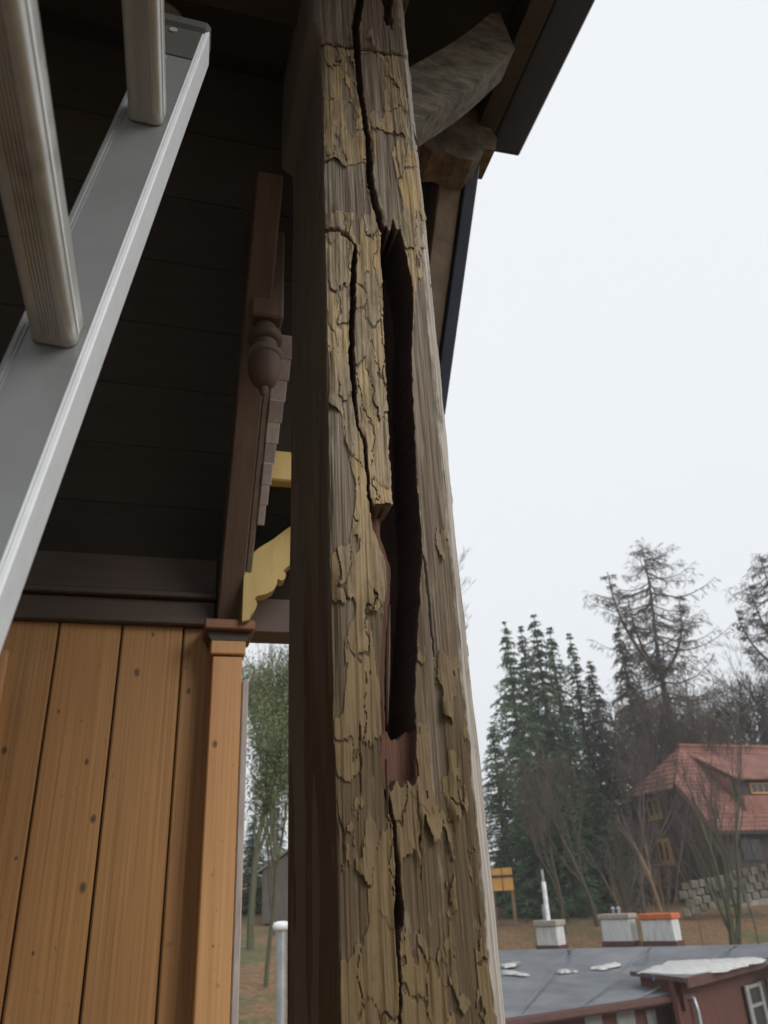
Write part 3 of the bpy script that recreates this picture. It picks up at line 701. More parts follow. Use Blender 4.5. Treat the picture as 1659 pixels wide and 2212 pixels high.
def rung_profile():
    pts = []; r = .0065; hw_, hh = .0145, .0145
    for (cx, cy, a0) in ((hw_-r, hh-r, 0), (-hw_+r, hh-r, 90), (-hw_+r, -hh+r, 180), (hw_-r, -hh+r, 270)):
        for k in range(6):
            a = R_(a0 + 18*k); pts.append((cx+r*math.cos(a), cy+r*math.sin(a)))
    return pts
RP = rung_profile()
for i in range(-6, 2):
    b0 = P1 + L*(SPN*i) + Rg*.001
    mb = MB(); mb.prism([b0 + Wd*(-x) + L*y for x, y in RP], Rg*.398)
    o = shade_auto(mb.build('rung', M_alu, lad, lbs), 35)
    # tread ribs on the face turned to the viewer
    for k in range(7):
        c_ = b0 + Rg*.199 + Wd*(.0075 - .0021*k) - L*.0148
        MB().obox(c_, (Rg, Wd, L), (.192, .0006, .0006)).build('tread_rib', M_alu, o, lbs)
        o.children[-1].parent = o
    MB().obox(b0 + Rg*.2 + Wd*.0149 - L*.004, (Rg, Wd, L), (.195, .0004, .0012)).build('highlight_ridge', M_lip, o, lbs)  # ridge coloured bright to paint the highlight on the rung's edge

# ------------------------------------------------------------------ background: low building
M_roofg = plain('grey_bitumen_roof', (.135,.145,.16), .55, 0, 1.2, .3, .2, .01, dirt=((.20,.21,.225),.5))
M_redwall = wood('red_brown_cladding', (.085,.028,.020), (.125,.042,.030), (18,18,1), .7, var=0)
M_trim = plain('brown_fascia', (.10,.045,.038), .5)
M_snow = plain('old_snow', (.52,.515,.50), .7, 0, 5, .3, .4, .02)
M_white = plain('white_render', (.62,.62,.61), .7, 0, 3.5, .18, .2, .01, scale=(4,4,.7), dirt=((.30,.28,.25),.52))
M_whitep = plain('white_pipe', (.82,.83,.83), .4)
M_capst = plain('cap_concrete', (.36,.32,.26), .9, 0, 8, .3)
M_orange = plain('orange_cap', (.55,.13,.045), .7)
M_zinc = plain('zinc', (.40,.42,.44), .4, .6)
M_glass = plain('dark_glass', (.03,.035,.04), .12)
M_curt = plain('grey_panel', (.26,.27,.27), .6)
def mid(a, b, f): return Vector(a)*(1-f) + Vector(b)*f
ZE, ZF = -2.45, -1.80
E0 = at_z(1102,2198,ZE); E1 = at_z(1490,2141,ZE); F0 = at_z(1060,2053,ZF); F1 = at_z(1700,2038,ZF)
ed_ = (E1-E0); E00 = E0 - ed_*.6; F00 = F0 - (F1-F0)*.25; F11 = F1 + (F1-F0)*.35
lbld = thing('low_building', 'long low building with a grey flat roof and red-brown boarded walls', 'building', (E1.x, E1.y, -5.6), house=False); LB = (E1.x, E1.y, -5.6)
# main roof slab
def slab(poly, th): return MB().prism([Vector(p) - Vector((0,0,th)) for p in poly], (0,0,th))
back = Vector((0,2.5,0))
main_poly = [E00, E1, mid(E1,F11,.62)+Vector((0,0,0)), F11, F00]
G1 = at_z(1480,2112,ZE+.40); G2 = at_z(1720,2052,ZE+.40); V1 = at_z(1362,2098,ZE+.42)
main_poly = [E00, E1, Vector((E1.x+.8,E1.y+3.2,ZE+.12)), Vector((F11.x, F11.y-1.0, ZF-.02)), F11, F00]
slab(main_poly, .06).build('roof', M_roofg, lbld, LB)
e_dir = ed_.normalized(); e_n = Vector((e_dir.y, -e_dir.x, 0))
def beam(a, b, h0, h1, th, mat, nm, par=lbld, base=LB):
    a = Vector(a); b = Vector(b); d = (b-a).normalized(); n = Vector((d.y,-d.x,0)).normalized()
    return MB().add([a+Vector((0,0,h0)), b+Vector((0,0,h0)), b+n*th+Vector((0,0,h0)), a+n*th+Vector((0,0,h0)), a+Vector((0,0,h1)), b+Vector((0,0,h1)), b+n*th+Vector((0,0,h1)), a+n*th+Vector((0,0,h1))],
        [(0,3,2,1),(4,5,6,7),(0,1,5,4),(1,2,6,5),(2,3,7,6),(3,0,4,7)]).build(nm, mat, par, base)
beam(E00, E1, -.20, -.002, .05, M_trim, 'fascia')
beam(E00+e_n*.055, E1+e_n*.055, -.14, -.02, .11, M_trim, 'gutter')
# wall below the main eave, set back
W0 = E00 - e_n*.55; W1 = E1 - e_n*.55
beam(W0, W1, -3.1, -.08, .12, M_redwall, 'wall')
# right wing, a step higher, nearer roof edge receding
gd = (G2-G1).normalized(); G22 = G1 + gd*((G2-G1).length*1.9)
gn = Vector((gd.y,-gd.x,0))
V2 = Vector((F11.x, F11.y, G1.z+.16))
Fm = at_z(1700,2046,ZE+.62)
wing = [G1, G22, Vector((G22.x+1.5, G22.y+3.5, G1.z+.18)), V1]
slab([G1, G22, G22 + (V1-G1)*1.0, V1], .07).build('wing_roof', M_roofg, lbld, LB)
beam(G1, G22, -.22, -.002, .05, M_trim, 'fascia')
beam(V1, G1, -.10, -.002, .03, M_trim, 'fascia')
beam(G1 - gn*.55 + gd*.22, G22 - gn*.55, -3.3, -.10, .12, M_redwall, 'wing_wall')
vd = (V1-G1).normalized(); vi = Vector((-vd.y, vd.x, 0))
if vi.x < 0: vi = -vi
beam(V1 + vi*.25 - vd*.1, G1 + vi*.25 + vd*.45, -.75, -.08, .06, M_redwall, 'wing_wall')
# downpipe at the junction
dp = at(1499, 2150, E1.y-.25)
shade_auto(MB().tube([Vector((dp.x-.25,dp.y+.25,E1.z-.02)), Vector((dp.x,dp.y+.05,E1.z-.15)), Vector((dp.x+.02,dp.y,E1.z-.4)), Vector((dp.x+.02,dp.y,-5.6))], .055, 12).build('downpipe', M_zinc, lbld, LB))
def wallwin(xa, xb, ya, yb, A, d, n, mat, nm, th=.06, frame=True):
    """window on the vertical wall through A with direction d, outward normal n"""
    A = Vector(A)
    def hit(x,y):
        r = Vector(ray(x,y)); tt = (A.dot(n))/(r.dot(n)); return r*tt
    p = hit(xa,(ya+yb)/2); q = hit(xb,(ya+yb)/2); zt_ = hit((xa+xb)/2,ya).z; zb_ = hit((xa+xb)/2,yb).z
    a0 = Vector((p.x,p.y,0)); a1 = Vector((q.x,q.y,0))
    def bx(f0,f1,z0,z1,o0,o1,mt,name,par):
        P = a0.lerp(a1,f0); Qq = a0.lerp(a1,f1)
        vs = []
        for z in (z0,z1): vs += [P+n*o0+Vector((0,0,z)), Qq+n*o0+Vector((0,0,z)), Qq+n*o1+Vector((0,0,z)), P+n*o1+Vector((0,0,z))]
        return MB().add(vs, [(0,3,2,1),(4,5,6,7),(0,1,5,4),(1,2,6,5),(2,3,7,6),(3,0,4,7)]).build(name, mt, par[0], par[1])
    return bx, zb_, zt_
fa = W1 + e_n*.125
for (xa, xb) in ((1262,1300),(1332,1372),(1398,1418)):
    bx, zb_, zt_ = wallwin(xa, xb, 2180, 2240, fa, e_dir, e_n, M_curt, 'window')
    win = bx(0,1,zb_-1.0,zt_,.0,.03,M_curt,'window',(lbld,LB))
bx, zb_, zt_ = wallwin(1613, 1672, 2118, 2225, G1 - gn*.37, gd, gn, M_whitep, 'window')
w_ = bx(0,1,zb_,zt_,0,.02,M_glass,'window',(lbld,LB))
for (f0,f1,z0,z1) in ((0,.12,zb_,zt_),(.52,.62,zb_,zt_),(.9,1.0,zb_,zt_)): bx(f0,f1,z0,z1,.021,.07,M_curt,'frame',(w_,LB))
for z0 in (zb_,(zb_+zt_)/2,zt_-.1): bx(.121,.519,z0,z0+.08,.021,.06,M_curt,'frame',(w_,LB))
for k in range(1, 5):
    f = k/5; a_ = E00.lerp(E1, f); b_ = F00.lerp(F11, f*.86); d_ = (b_-a_); n_ = Vector((d_.y,-d_.x,0)).normalized()*.035; up0, up1 = Vector((0,0,.003)), Vector((0,0,.006))
    MB().add([a_-n_+up0, b_-n_+up0, b_-n_*.6+up1, a_-n_*.6+up1, a_+n_*.6+up1, b_+n_*.6+up1, a_+n_+up0, b_+n_+up0], [(0,1,2,3),(3,2,5,4),(4,5,7,6)]).build('felt_seam', M_gutter if k % 4 == 9 else M_roofg, lbld, LB)
# rooftop vents
for (x,y,nm) in ((1229,2048,'vent'),(1411,2103,'vent'),(1364,2016,'vent')):
    p = at_z(x,y+14,ZE+.35 if y>2060 else ZF-.12)
    shade_auto(MB().tube([p, p+Vector((0,0,.12))], .05, 8).build('roof_vent', M_gutter, lbld, LB))
# chimneys
def zroof(y): return None
def chimney(xl, xr, yb, yt, z, cap_mat, capy, depth, extra=None):
    a = at_z(xl, yb, z); b = at_z(xr, yb, z); d = (b-a); d.z = 0; wd = d.length; d.normalize(); n = Vector((d.y,-d.x,0))
    mp_ = (a+b)/2
    h = at((xl+xr)/2, yt, mp_.y).z; hc = at((xl+xr)/2, capy, mp_.y).z
    ch = MB(); hb = wd/2*.94
    ch.obox(Vector((mp_.x,mp_.y,(z-.5+h)/2)) - n*depth/2, (d,n,Vector((0,0,1))), (hb, depth/2, (h-z+.5)/2), .015)
    co = ch.build('chimney', M_white, lbld, LB)
    MB().obox(Vector((mp_.x,mp_.y,z+.06)) - n*depth/2, (d,n,Vector((0,0,1))), (hb+.05, depth/2+.05, .09), .01).build('flashing', M_trim, co, LB)
    MB().obox(Vector((mp_.x,mp_.y,(h+hc)/2+.003)) - n*depth/2, (d,n,Vector((0,0,1))), (hb+.06, depth/2+.06, (hc-h)/2), .02).build('cap', cap_mat, co, LB)
    return co, Vector((mp_.x,mp_.y,hc)) - n*depth/2, d
ZC = -1.98
co, tp, dd = chimney(1161, 1209, 2052, 2001, ZC, M_capst, 1988, .55)
ptop = at(1164, 1879, tp.y); pc = tp - dd*.02
shade_auto(MB().tube([pc, Vector((pc.x,pc.y,ptop.z-.42))], .085, 14).build('flue_pipe', M_whitep, co, LB))
shade_auto(MB().tube([Vector((pc.x,pc.y,ptop.z-.42)), Vector((pc.x,pc.y,ptop.z)), Vector((pc.x,pc.y,ptop.z+.02))], [.05,.05,.07], 12).build('flue_tip', M_zinc, co, LB))
shade_auto(MB().tube([pc - dd*.16, pc - dd*.16 + Vector((0,0,.55))], .05, 12).build('flue_pipe', M_zinc, co, LB))
co, tp, dd = chimney(1303, 1369, 2043, 1985, ZC+.06, M_capst, 1974, .5)
for o_ in (-.12, .1):
    pc = tp + dd*o_
    shade_auto(MB().tube([pc, pc+Vector((0,0,.14))], .05, 12).build('flue_pipe', M_zinc, co, LB)); shade_auto(MB().lathe([(.09,.15),(.09,.18),(.02,.24)], pc, 12).build('cowl', M_zinc, co, LB))
co, tp, dd = chimney(1390, 1464, 2043, 1986, ZC+.06, M_orange, 1973, .5)
# snow patches on the roof
random.seed(11)
def snow(poly_px, z0, lab):
    pts = []
    for x, y in poly_px:
        r_ = Vector(ray(x, y)); q0_, n_ = z0; pts.append(r_*(q0_.dot(n_)/r_.dot(n_)) + Vector((0,0,.012)))
    dense = []
    for i, p in enumerate(pts):
        q = pts[(i+1) % len(pts)]
        for k in range(5): f = k/5; r = p.lerp(q, f); dense.append(r + Vector((random.uniform(-.10,.10), random.uniform(-.12,.12), 0)))
    c_ = sum(dense, Vector())/len(dense); base = c_.copy()
    mb = MB(); n = len(dense); vs = [p + Vector((0,0,-.03)) for p in dense] + [c_ + (p-c_)*.93 + Vector((0,0,.012)) for p in dense] + [c_ + Vector((0,0,.022))]
    mb.add(vs, [(i,(i+1)%n,n+(i+1)%n,n+i) for i in range(n)] + [(n+i,n+(i+1)%n,2*n) for i in range(n)])
    solo(mb, 'snow_patch', M_snow, lab, 'snow', base, house=False, smooth=True, group='snow left on the low roof')
nm_ = (E1-E0).cross(F0-E0).normalized(); MAINP = (E0, nm_); WINGP = (G1, (G2-G1).cross(V1-G1).normalized())
ROOFZ = lambda y: MAINP
snow([(1376,2101),(1405,2092),(1440,2076),(1560,2072),(1640,2068),(1655,2074),(1600,2088),(1560,2098),(1480,2106)], WINGP, 'large white snow patch on the raised wing of the low roof')
snow([(1470,2064),(1560,2056),(1670,2046),(1668,2052),(1570,2064)], WINGP, 'long thin white snow strip near the top of the raised wing')
snow([(1274,2091),(1300,2086),(1340,2078),(1338,2086),(1300,2094)], MAINP, 'white snow streak in the middle of the grey roof')
snow([(1200,2096),(1232,2094),(1244,2099),(1210,2102)], MAINP, 'small white snow blot left of the middle of the grey roof')
snow([(1085,2083),(1118,2079),(1120,2084),(1088,2090)], MAINP, 'pale snow scrap on the grey roof close beside the post')
snow([(1085,2095),(1130,2103),(1140,2107),(1088,2104)], MAINP, 'lower snow scrap on the grey roof close beside the post')

# ------------------------------------------------------------------ chalet on the slope
M_tile = plain('red_tile', (.215,.088,.066), .8, 0, 1.3, .4, .4, .02, dirt=((.29,.135,.105),.5))
M_chwall = wood('dark_chalet_timber', (.030,.018,.016), (.058,.036,.030), (2,2,12), .8, var=.1)
M_amber = wood('amber_frame', (.50,.24,.05), (.62,.33,.08), (9,9,3), .6, var=.1)
M_rubble = plain('pale_rubble', (.24,.225,.19), .9, 0, 1.6, .5, .8, .05, dirt=((.10,.085,.055),.44))
PHI = R_(22); HA = Vector((math.cos(PHI), math.sin(PHI), 0)); HB = Vector((-math.sin(PHI), math.cos(PHI), 0)); ZV = Vector((0,0,1))
K = at(1572, 1872, 47.0); K.z = -1.6
zbase = -1.6; WID = 8.4; LEN = 13.0; ZEV = 3.05; ZRG = 7.75; OV = .7
chal = thing('chalet_house', 'dark timber chalet with a red tiled half-hipped roof and amber windows on the slope', 'house', K, house=False)
def hp(a, b, z): return Vector((K.x,K.y,0)) + HA*a + HB*b + ZV*z
def hbox(a0,a1,b0,b1,z0,z1,mat,nm,par=chal):
    return MB().obox(hp((a0+a1)/2,(b0+b1)/2,(z0+z1)/2), (HA,HB,ZV), (abs(a1-a0)/2,abs(b1-b0)/2,abs(z1-z0)/2)).build(nm, mat, par, K)
half = WID/2; sl_h = (ZRG-ZEV)/half
HIPZ = 5.6                                          # height where the half hip starts
def gw(b): return ZEV + sl_h*min(b, WID-b)
bh = (HIPZ-ZEV)/sl_h
MB().prism([hp(0,0,zbase),hp(0,WID,zbase),hp(0,WID,ZEV),hp(0,WID-bh,HIPZ),hp(0,bh,HIPZ),hp(0,0,ZEV)], HA*.25).build('gable_wall', M_chwall, chal, K)
hbox(.255,LEN,.02,.25,zbase,ZEV-.05,M_chwall,'front_wall'); hbox(LEN-.25,LEN,.255,WID,zbase,ZEV,M_chwall,'end_wall'); hbox(.255,LEN-.255,WID-.25,WID,zbase,ZEV,M_chwall,'back_wall')
hbox(-.1,LEN+.1,-.1,WID+.1,zbase-1.5,zbase+.9,M_rubble,'stone_base')
# roof: courses of tiles on the front slope, cut back by the half hip at the gable end
HIPB = 2.2                                          # run of the hip along the ridge
def front_edge(b):                                  # where the roof begins along the ridge axis at distance b up the slope
    z = ZEV + sl_h*b
    return -OV if z <= HIPZ-.35 else -OV + (z-(HIPZ-.35))/(ZRG-(HIPZ-.35))*(HIPB+OV)
NC = 22; mb = MB()
for i in range(NC):
    b0 = -OV + (half+OV)*i/NC; b1 = -OV + (half+OV)*(i+1)/NC
    z0 = ZEV + sl_h*b0; z1 = ZEV + sl_h*b1
    a0, a1 = front_edge(b0), front_edge(b1); up_ = .085
    mb.add([hp(a0,b0,z0+.12+up_),hp(LEN+OV,b0,z0+.12+up_),hp(LEN+OV,b1,z1+.12),hp(a1,b1,z1+.12),
            hp(a0,b0,z0+.12),hp(LEN+OV,b0,z0+.12)], [(0,1,2,3),(4,5,1,0)])
rf = mb.build('roof', M_tile, chal, K)
mb = MB()
mb.add([hp(-OV,-OV,ZEV-sl_h*OV),hp(LEN+OV,-OV,ZEV-sl_h*OV),hp(LEN+OV,half,ZRG),hp(HIPB,half,ZRG),hp(-OV,bh-.35/sl_h,HIPZ-.35)], [(0,4,3,2,1)])
mb.add([hp(-OV,-OV,ZEV-sl_h*OV),hp(LEN+OV,-OV,ZEV-sl_h*OV),hp(LEN+OV,-OV,ZEV-sl_h*OV+.2),hp(-OV,-OV,ZEV-sl_h*OV+.2)], [(0,1,2,3)])
mb.build('roof_underside', M_chwall, chal, K)
mb = MB()
mb.add([hp(-OV,WID+OV,ZEV-sl_h*OV+.12),hp(LEN+OV,WID+OV,ZEV-sl_h*OV+.12),hp(LEN+OV,half,ZRG+.12),hp(HIPB,half,ZRG+.12),hp(-OV,WID-bh+.35/sl_h,HIPZ-.35+.12)], [(0,1,2,3,4)])
mb.build('back_roof', M_tile, chal, K)
hb0, hb1 = bh-.35/sl_h, WID-bh+.35/sl_h
mb = MB(); NH = 9
for i in range(NH):
    f0, f1 = i/NH, (i+1)/NH
    A = hp(-OV-.35,hb0-.1,HIPZ-.60); B = hp(-OV-.35,hb1+.1,HIPZ-.60); T = hp(HIPB,half,ZRG+.1)
    a0 = A.lerp(T,f0); b0 = B.lerp(T,f0); a1 = A.lerp(T,f1); b1 = B.lerp(T,f1); u_ = ZV*.09
    mb.add([a0+u_,b0+u_,b1,a1,a0,b0],[(0,3,2,1),(4,0,1,5)])
mb.build('half_hip', M_tile, chal, K)
MB().tube([hp(HIPB-.1,half,ZRG+.17),hp(LEN+OV,half,ZRG+.17)], .16, 8).build('ridge', M_tile, chal, K)
# verge boards on the gable
for (ba, bb, za, zb) in ((-OV,hb0,ZEV-sl_h*OV,HIPZ-.35),(WID+OV,hb1,ZEV-sl_h*OV,HIPZ-.35)):
    p, q = hp(-OV-.06,ba,za), hp(-OV-.06,bb,zb)
    MB().add([p-ZV*.25,q-ZV*.25,q+ZV*.14,p+ZV*.14,p-ZV*.25+HA*.05,q-ZV*.25+HA*.05,q+ZV*.14+HA*.05,p+ZV*.14+HA*.05],[(0,3,2,1),(4,5,6,7),(0,1,5,4),(1,2,6,5),(2,3,7,6),(3,0,4,7)]).build('verge_board', M_tile, chal, K)
# shed dormer on the front slope
da0, da1 = 2.6, 9.0; db = .75
zd = ZEV + sl_h*db; hd = 1.55
drm = hbox(da0,da1,db,db+.15,zd+.0,zd+hd,M_chwall,'dormer')
hbox(da0-.06,da1,db-.5,db-.02,zd-.45,zd+.52,M_tile,'apron',drm)
MB().add([hp(da0-.3,db-.55,zd+hd-.02),hp(da1,db-.55,zd+hd-.02),hp(da1,half-.6,ZEV+sl_h*(half-.6)+.24),hp(da0-.3,half-.6,ZEV+sl_h*(half-.6)+.24),
          hp(da0-.3,db-.55,zd+hd-.14),hp(da1,db-.55,zd+hd-.14),hp(da1,half-.6,ZEV+sl_h*(half-.6)+.1),hp(da0-.3,half-.6,ZEV+sl_h*(half-.6)+.1)],
         [(0,1,2,3),(4,7,6,5),(0,4,5,1),(0,3,7,4),(1,5,6,2)]).build('dormer_roof', M_tile, drm, K)
MB().prism([hp(da0,db,zd),hp(da0,db,zd+hd-.1),hp(da0,half-.9,ZEV+sl_h*(half-.9))], HA*.1).build('dormer_cheek', M_tile, drm, K)
def window_on_front(a0,a1,z0,z1,b,mat_f,npan,par):
    w_ = hbox(a0,a1,b-.08,b-.002,z0,z1,mat_f,'window',par)
    for k in range(npan):
        f0 = a0+.08+(a1-a0-.08)*k/npan; f1 = a0+(a1-a0-.08)*(k+1)/npan
        hbox(f0,f1,b-.10,b-.082,z0+.09,z1-.09,M_glass,'pane',w_)
window_on_front(3.7,5.7,zd+.66,zd+1.28,db,M_amber,4,chal)
window_on_front(1.2,2.6,.9,2.1,.02,M_chwall,2,chal); window_on_front(6.2,7.8,.9,2.1,.02,M_amber,2,chal)
sk = MB().obox(hp(3.2,half-1.25,ZEV+sl_h*(half-1.25)+.28), (HA, HB+ZV*sl_h, (HB*-sl_h+ZV)), (.33,.45,.06)).build('skylight', M_snow, chal, K)
# gable windows, located on the gable plane
def on_gable(x, y):
    r = Vector(ray(x,y)); P0 = hp(0,0,0); tt = P0.dot(HA)/r.dot(HA); p = r*tt; q = p - P0; return q.dot(HB), p.z
def gable_win(xl, xr, yt, yb, nv, mat_f=None):
    b0, _ = on_gable(xr,(yt+yb)/2); b1, _ = on_gable(xl,(yt+yb)/2); z1 = on_gable((xl+xr)/2,yt)[1]; z0 = on_gable((xl+xr)/2,yb)[1]
    w_ = hbox(-.09,-.002,b0,b1,z0,z1,mat_f or M_amber,'window')
    for k in range(nv):
        g0 = b0+.12+(b1-b0-.12)*k/nv; g1 = b0+(b1-b0-.12)*(k+1)/nv
        hbox(-.115,-.092,g0+.09,g1-.09,z0+.2,z1-.2,M_glass,'pane',w_)
    hbox(-.16,-.092,b0-.08,b1+.08,z0-.1,z0-.002,M_amber,'sill',w_)
gable_win(1400,1428,1722,1768,2); gable_win(1424,1452,1811,1866,2,M_amber)
b0 = on_gable(1457,1890)[0]; b1 = on_gable(1372,1890)[0]; zb = on_gable(1415,1914)[1]; ztp = on_gable(1415,1872)[1]
bal = hbox(-1.0,-.004,b0,b1,zb-.15,zb,M_chwall,'balcony')
for k in range(4):
    g0 = b0 + (b1-b0)*k/4 + .06; g1 = b0 + (b1-b0)*(k+1)/4 - .06
    hbox(-.98,-.93,g0,g1,zb+.12,ztp-.12,M_amber,'balcony_panel',bal)
for k in range(5):
    g0 = b0 + (b1-b0)*k/4; hbox(-1.0,-.91,g0-.055,g0+.055,zb+.001,ztp,M_chwall,'balcony_post',bal)
hbox(-1.02,-.90,b0-.06,b1+.06,ztp+.002,ztp+.09,M_amber,'hand_rail',bal)

# retaining wall of pale stones in front of the chalet
rw = thing('retaining_wall', 'pale rubble retaining wall below the chalet', 'wall', at(1580,1905,43), house=False); RWB = rw.location.copy()
random.seed(21)
pa, pbb = at(1478,1945,43.5), at(1760,1890,42.0)
stone = []
for r_ in range(4):
    n = 15
    for k in range(n):
        f = (k + (.5 if r_ % 2 else 0))/n; p = pa.lerp(pbb, f); z0 = p.z - .8 + r_*.36 + f*.2 + random.uniform(-.04,.04)
        hl = (pbb-pa).length/n/2*.93; d = (pbb-pa); d.z = 0; d.normalize(); nn = Vector((d.y,-d.x,0))
        MB().obox(Vector((p.x,p.y,z0+.3)) + nn*random.uniform(0,.06), (d, nn, ZV), (hl*random.uniform(.75,1.02), .25, .185*random.uniform(.85,1.0)), .03).build('stone', M_rubble, rw, RWB)
# amber hut between the trees close to the post
hc_ = at(1066, 1925, 44)
M_bark2 = plain('warm_bark', (.20,.13,.07), .9, 0, 5, .3, .5, .02, scale=(3,3,.6))
hut = thing('amber_shed', 'small orange-boarded hut on posts among the trees beside the rotten post', 'shed', hc_, house=False)
for k in range(4):
    x0 = hc_.x - 1.15 + k*.56
    MB().box((x0, hc_.y, hc_.z), (x0+.52, hc_.y+.06, hc_.z+1.05)).build('panel', M_amber, hut, hc_)
MB().box((hc_.x-1.2, hc_.y-.05, hc_.z+.62), (hc_.x+1.15, hc_.y-.002, hc_.z+.72)).build('rail', M_chwall, hut, hc_)
MB().box((hc_.x-1.2, hc_.y+.062, hc_.z+.1), (hc_.x+1.05, hc_.y+1.6, hc_.z+.95)).build('body', M_chwall, hut, hc_)
for q_ in (-1.1, -.1, .9):
    MB().box((hc_.x+q_, hc_.y+.1, hc_.z-2.2), (hc_.x+q_+.16, hc_.y+.26, hc_.z+.098)).build('leg', M_bark2, hut, hc_)

# ------------------------------------------------------------------ trees
def leafmat(name, a, b, rough=.7):
    m, t, bs = nodes(name)
    n = noisen(t, coords(t), .9, 3); c = ramp(t, n, [(.3,a),(.7,b)])
    rv = N(t,'ShaderNodeMapRange'); t.links.new(objrand(t), rv.inputs[0]); rv.inputs[3].default_value = .75; rv.inputs[4].default_value = 1.25
    hv = N(t,'ShaderNodeHueSaturation'); t.links.new(c, hv.inputs['Color']); t.links.new(rv.outputs[0], hv.inputs['Value'])
    t.links.new(hv.outputs[0], bs.inputs['Base Color']); bs.inputs['Roughness'].default_value = rough; return m
M_needle = leafmat('spruce_needles', (.030,.060,.024), (.075,.118,.046))
M_needle2 = leafmat('brownish_needles', (.065,.052,.034), (.115,.086,.060))
M_moss = leafmat('mossy_leaves', (.075,.10,.035), (.17,.21,.075))
M_bark = plain('grey_brown_bark', (.105,.080,.058), .9, 0, 5, .35, .5, .02, scale=(3,3,.6))
M_mossbark = plain('mossy_bark', (.080,.085,.045), .9, 0, 5, .3, .5, .02, scale=(3,3,.6), dirt=((.10,.075,.05),.5))
M_twig = plain('dark_twigs', (.085,.062,.048), .9); M_twig2 = plain('pale_twigs', (.20,.165,.14), .9)

def tri_spray(vs, fs, p, d, ln, wd, rnd):
    s = d.cross(Vector((rnd.uniform(-1,1), rnd.uniform(-1,1), rnd.uniform(-1,1)))); 
    if s.length < 1e-4: return
    s.normalize(); n = len(vs)
    vs += [tuple(p - s*wd*.5), tuple(p + d*ln*.5 + s*wd*.5*0 - s*wd*.6), tuple(p + d*ln), tuple(p + d*ln*.5 + s*wd*.6)]
    fs.append((n, n+1, n+2, n+3))
def spruce_mesh(H_, rad, seed, dens=1.0):
    rnd = random.Random(seed); tr = MB(); vs = []; fs = []
    tr.tube([(0,0,0),(0,0,H_*.5),(0,0,H_)], [H_*.016,H_*.010,.02], 7)
    nlev = int(58*dens)
    for i in range(nlev):
        f = (i+rnd.random())/nlev; z = H_*(.06 + .94*f); R = rad*1.15*(1-f)**.72*(.6+.5*rnd.random()) + .05
        nb_ = rnd.randint(6,9)
        for k in range(nb_):
            a = rnd.uniform(0, 2*math.pi); d = Vector((math.cos(a), math.sin(a), 0)); Rk = R*rnd.uniform(.65,1.1)
            ns = max(6, int(Rk*18*dens))
            for q in range(ns):
                g = (q+rnd.random())/ns; droop = -.38*g*g*Rk + .12*math.sin(g*3)*Rk*.4
                p = Vector((0,0,z)) + d*Rk*g + Vector((0,0,droop))
                sd = (d*rnd.uniform(.2,1) + Vector((rnd.uniform(-.8,.8), rnd.uniform(-.8,.8), rnd.uniform(-.95,.05)))).normalized()
                tri_spray(vs, fs, p, sd, rnd.uniform(.30,.75)*(.55+.45*(1-f)), rnd.uniform(.055,.12), rnd)
            if Rk > .6: tr.tube([(0,0,z), tuple(Vector((0,0,z+.03)) + d*Rk*.8 + Vector((0,0,-.22*Rk)))], [.03,.008], 3, False)
    cr = MB(); cr.v = vs; cr.f = fs; return tr, cr
def proto(builder):                                 # meshes only, linked when used
    tr, cr = builder
    def mk(mb, nm):
        me = bpy.data.meshes.new(nm); me.from_pydata(mb.v, [], mb.f); me.update(); return me
    return mk(tr,'trunk'), mk(cr,'crown')
SPR = [proto(spruce_mesh(20, 3.6, 1)), proto(spruce_mesh(20, 3.0, 2)), proto(spruce_mesh(20, 4.2, 3, 1.1))]
def place_tree(name, label, cat, px, ytop, dist, mesh, H0, mats, group, rot=0, wide=1.0, lean=(0,0)):
    top = at(px, ytop, dist); x = top.x; zb = hill(x, dist) - .2; h = top.z - zb
    o = thing(name, label, cat, (x, dist, zb), house=False, group=group)
    o.rotation_euler = (lean[0], lean[1], rot); o.scale = (h/H0*wide, h/H0*wide, h/H0)
    for me, nm, mt in ((mesh[0],'trunk',mats[0]),(mesh[1],'crown',mats[1])):
        if mt.name not in [q.name for q in me.materials if q]: 
            if len(me.materials) == 0: me.materials.append(mt)
        c_ = bpy.data.objects.new(nm, me); COL.objects.link(c_); c_.parent = o
        c_.material_slots[0].link = 'OBJECT'; c_.material_slots[0].material = mt
    return o
G_SP = 'spruces on the slope behind the low roof'
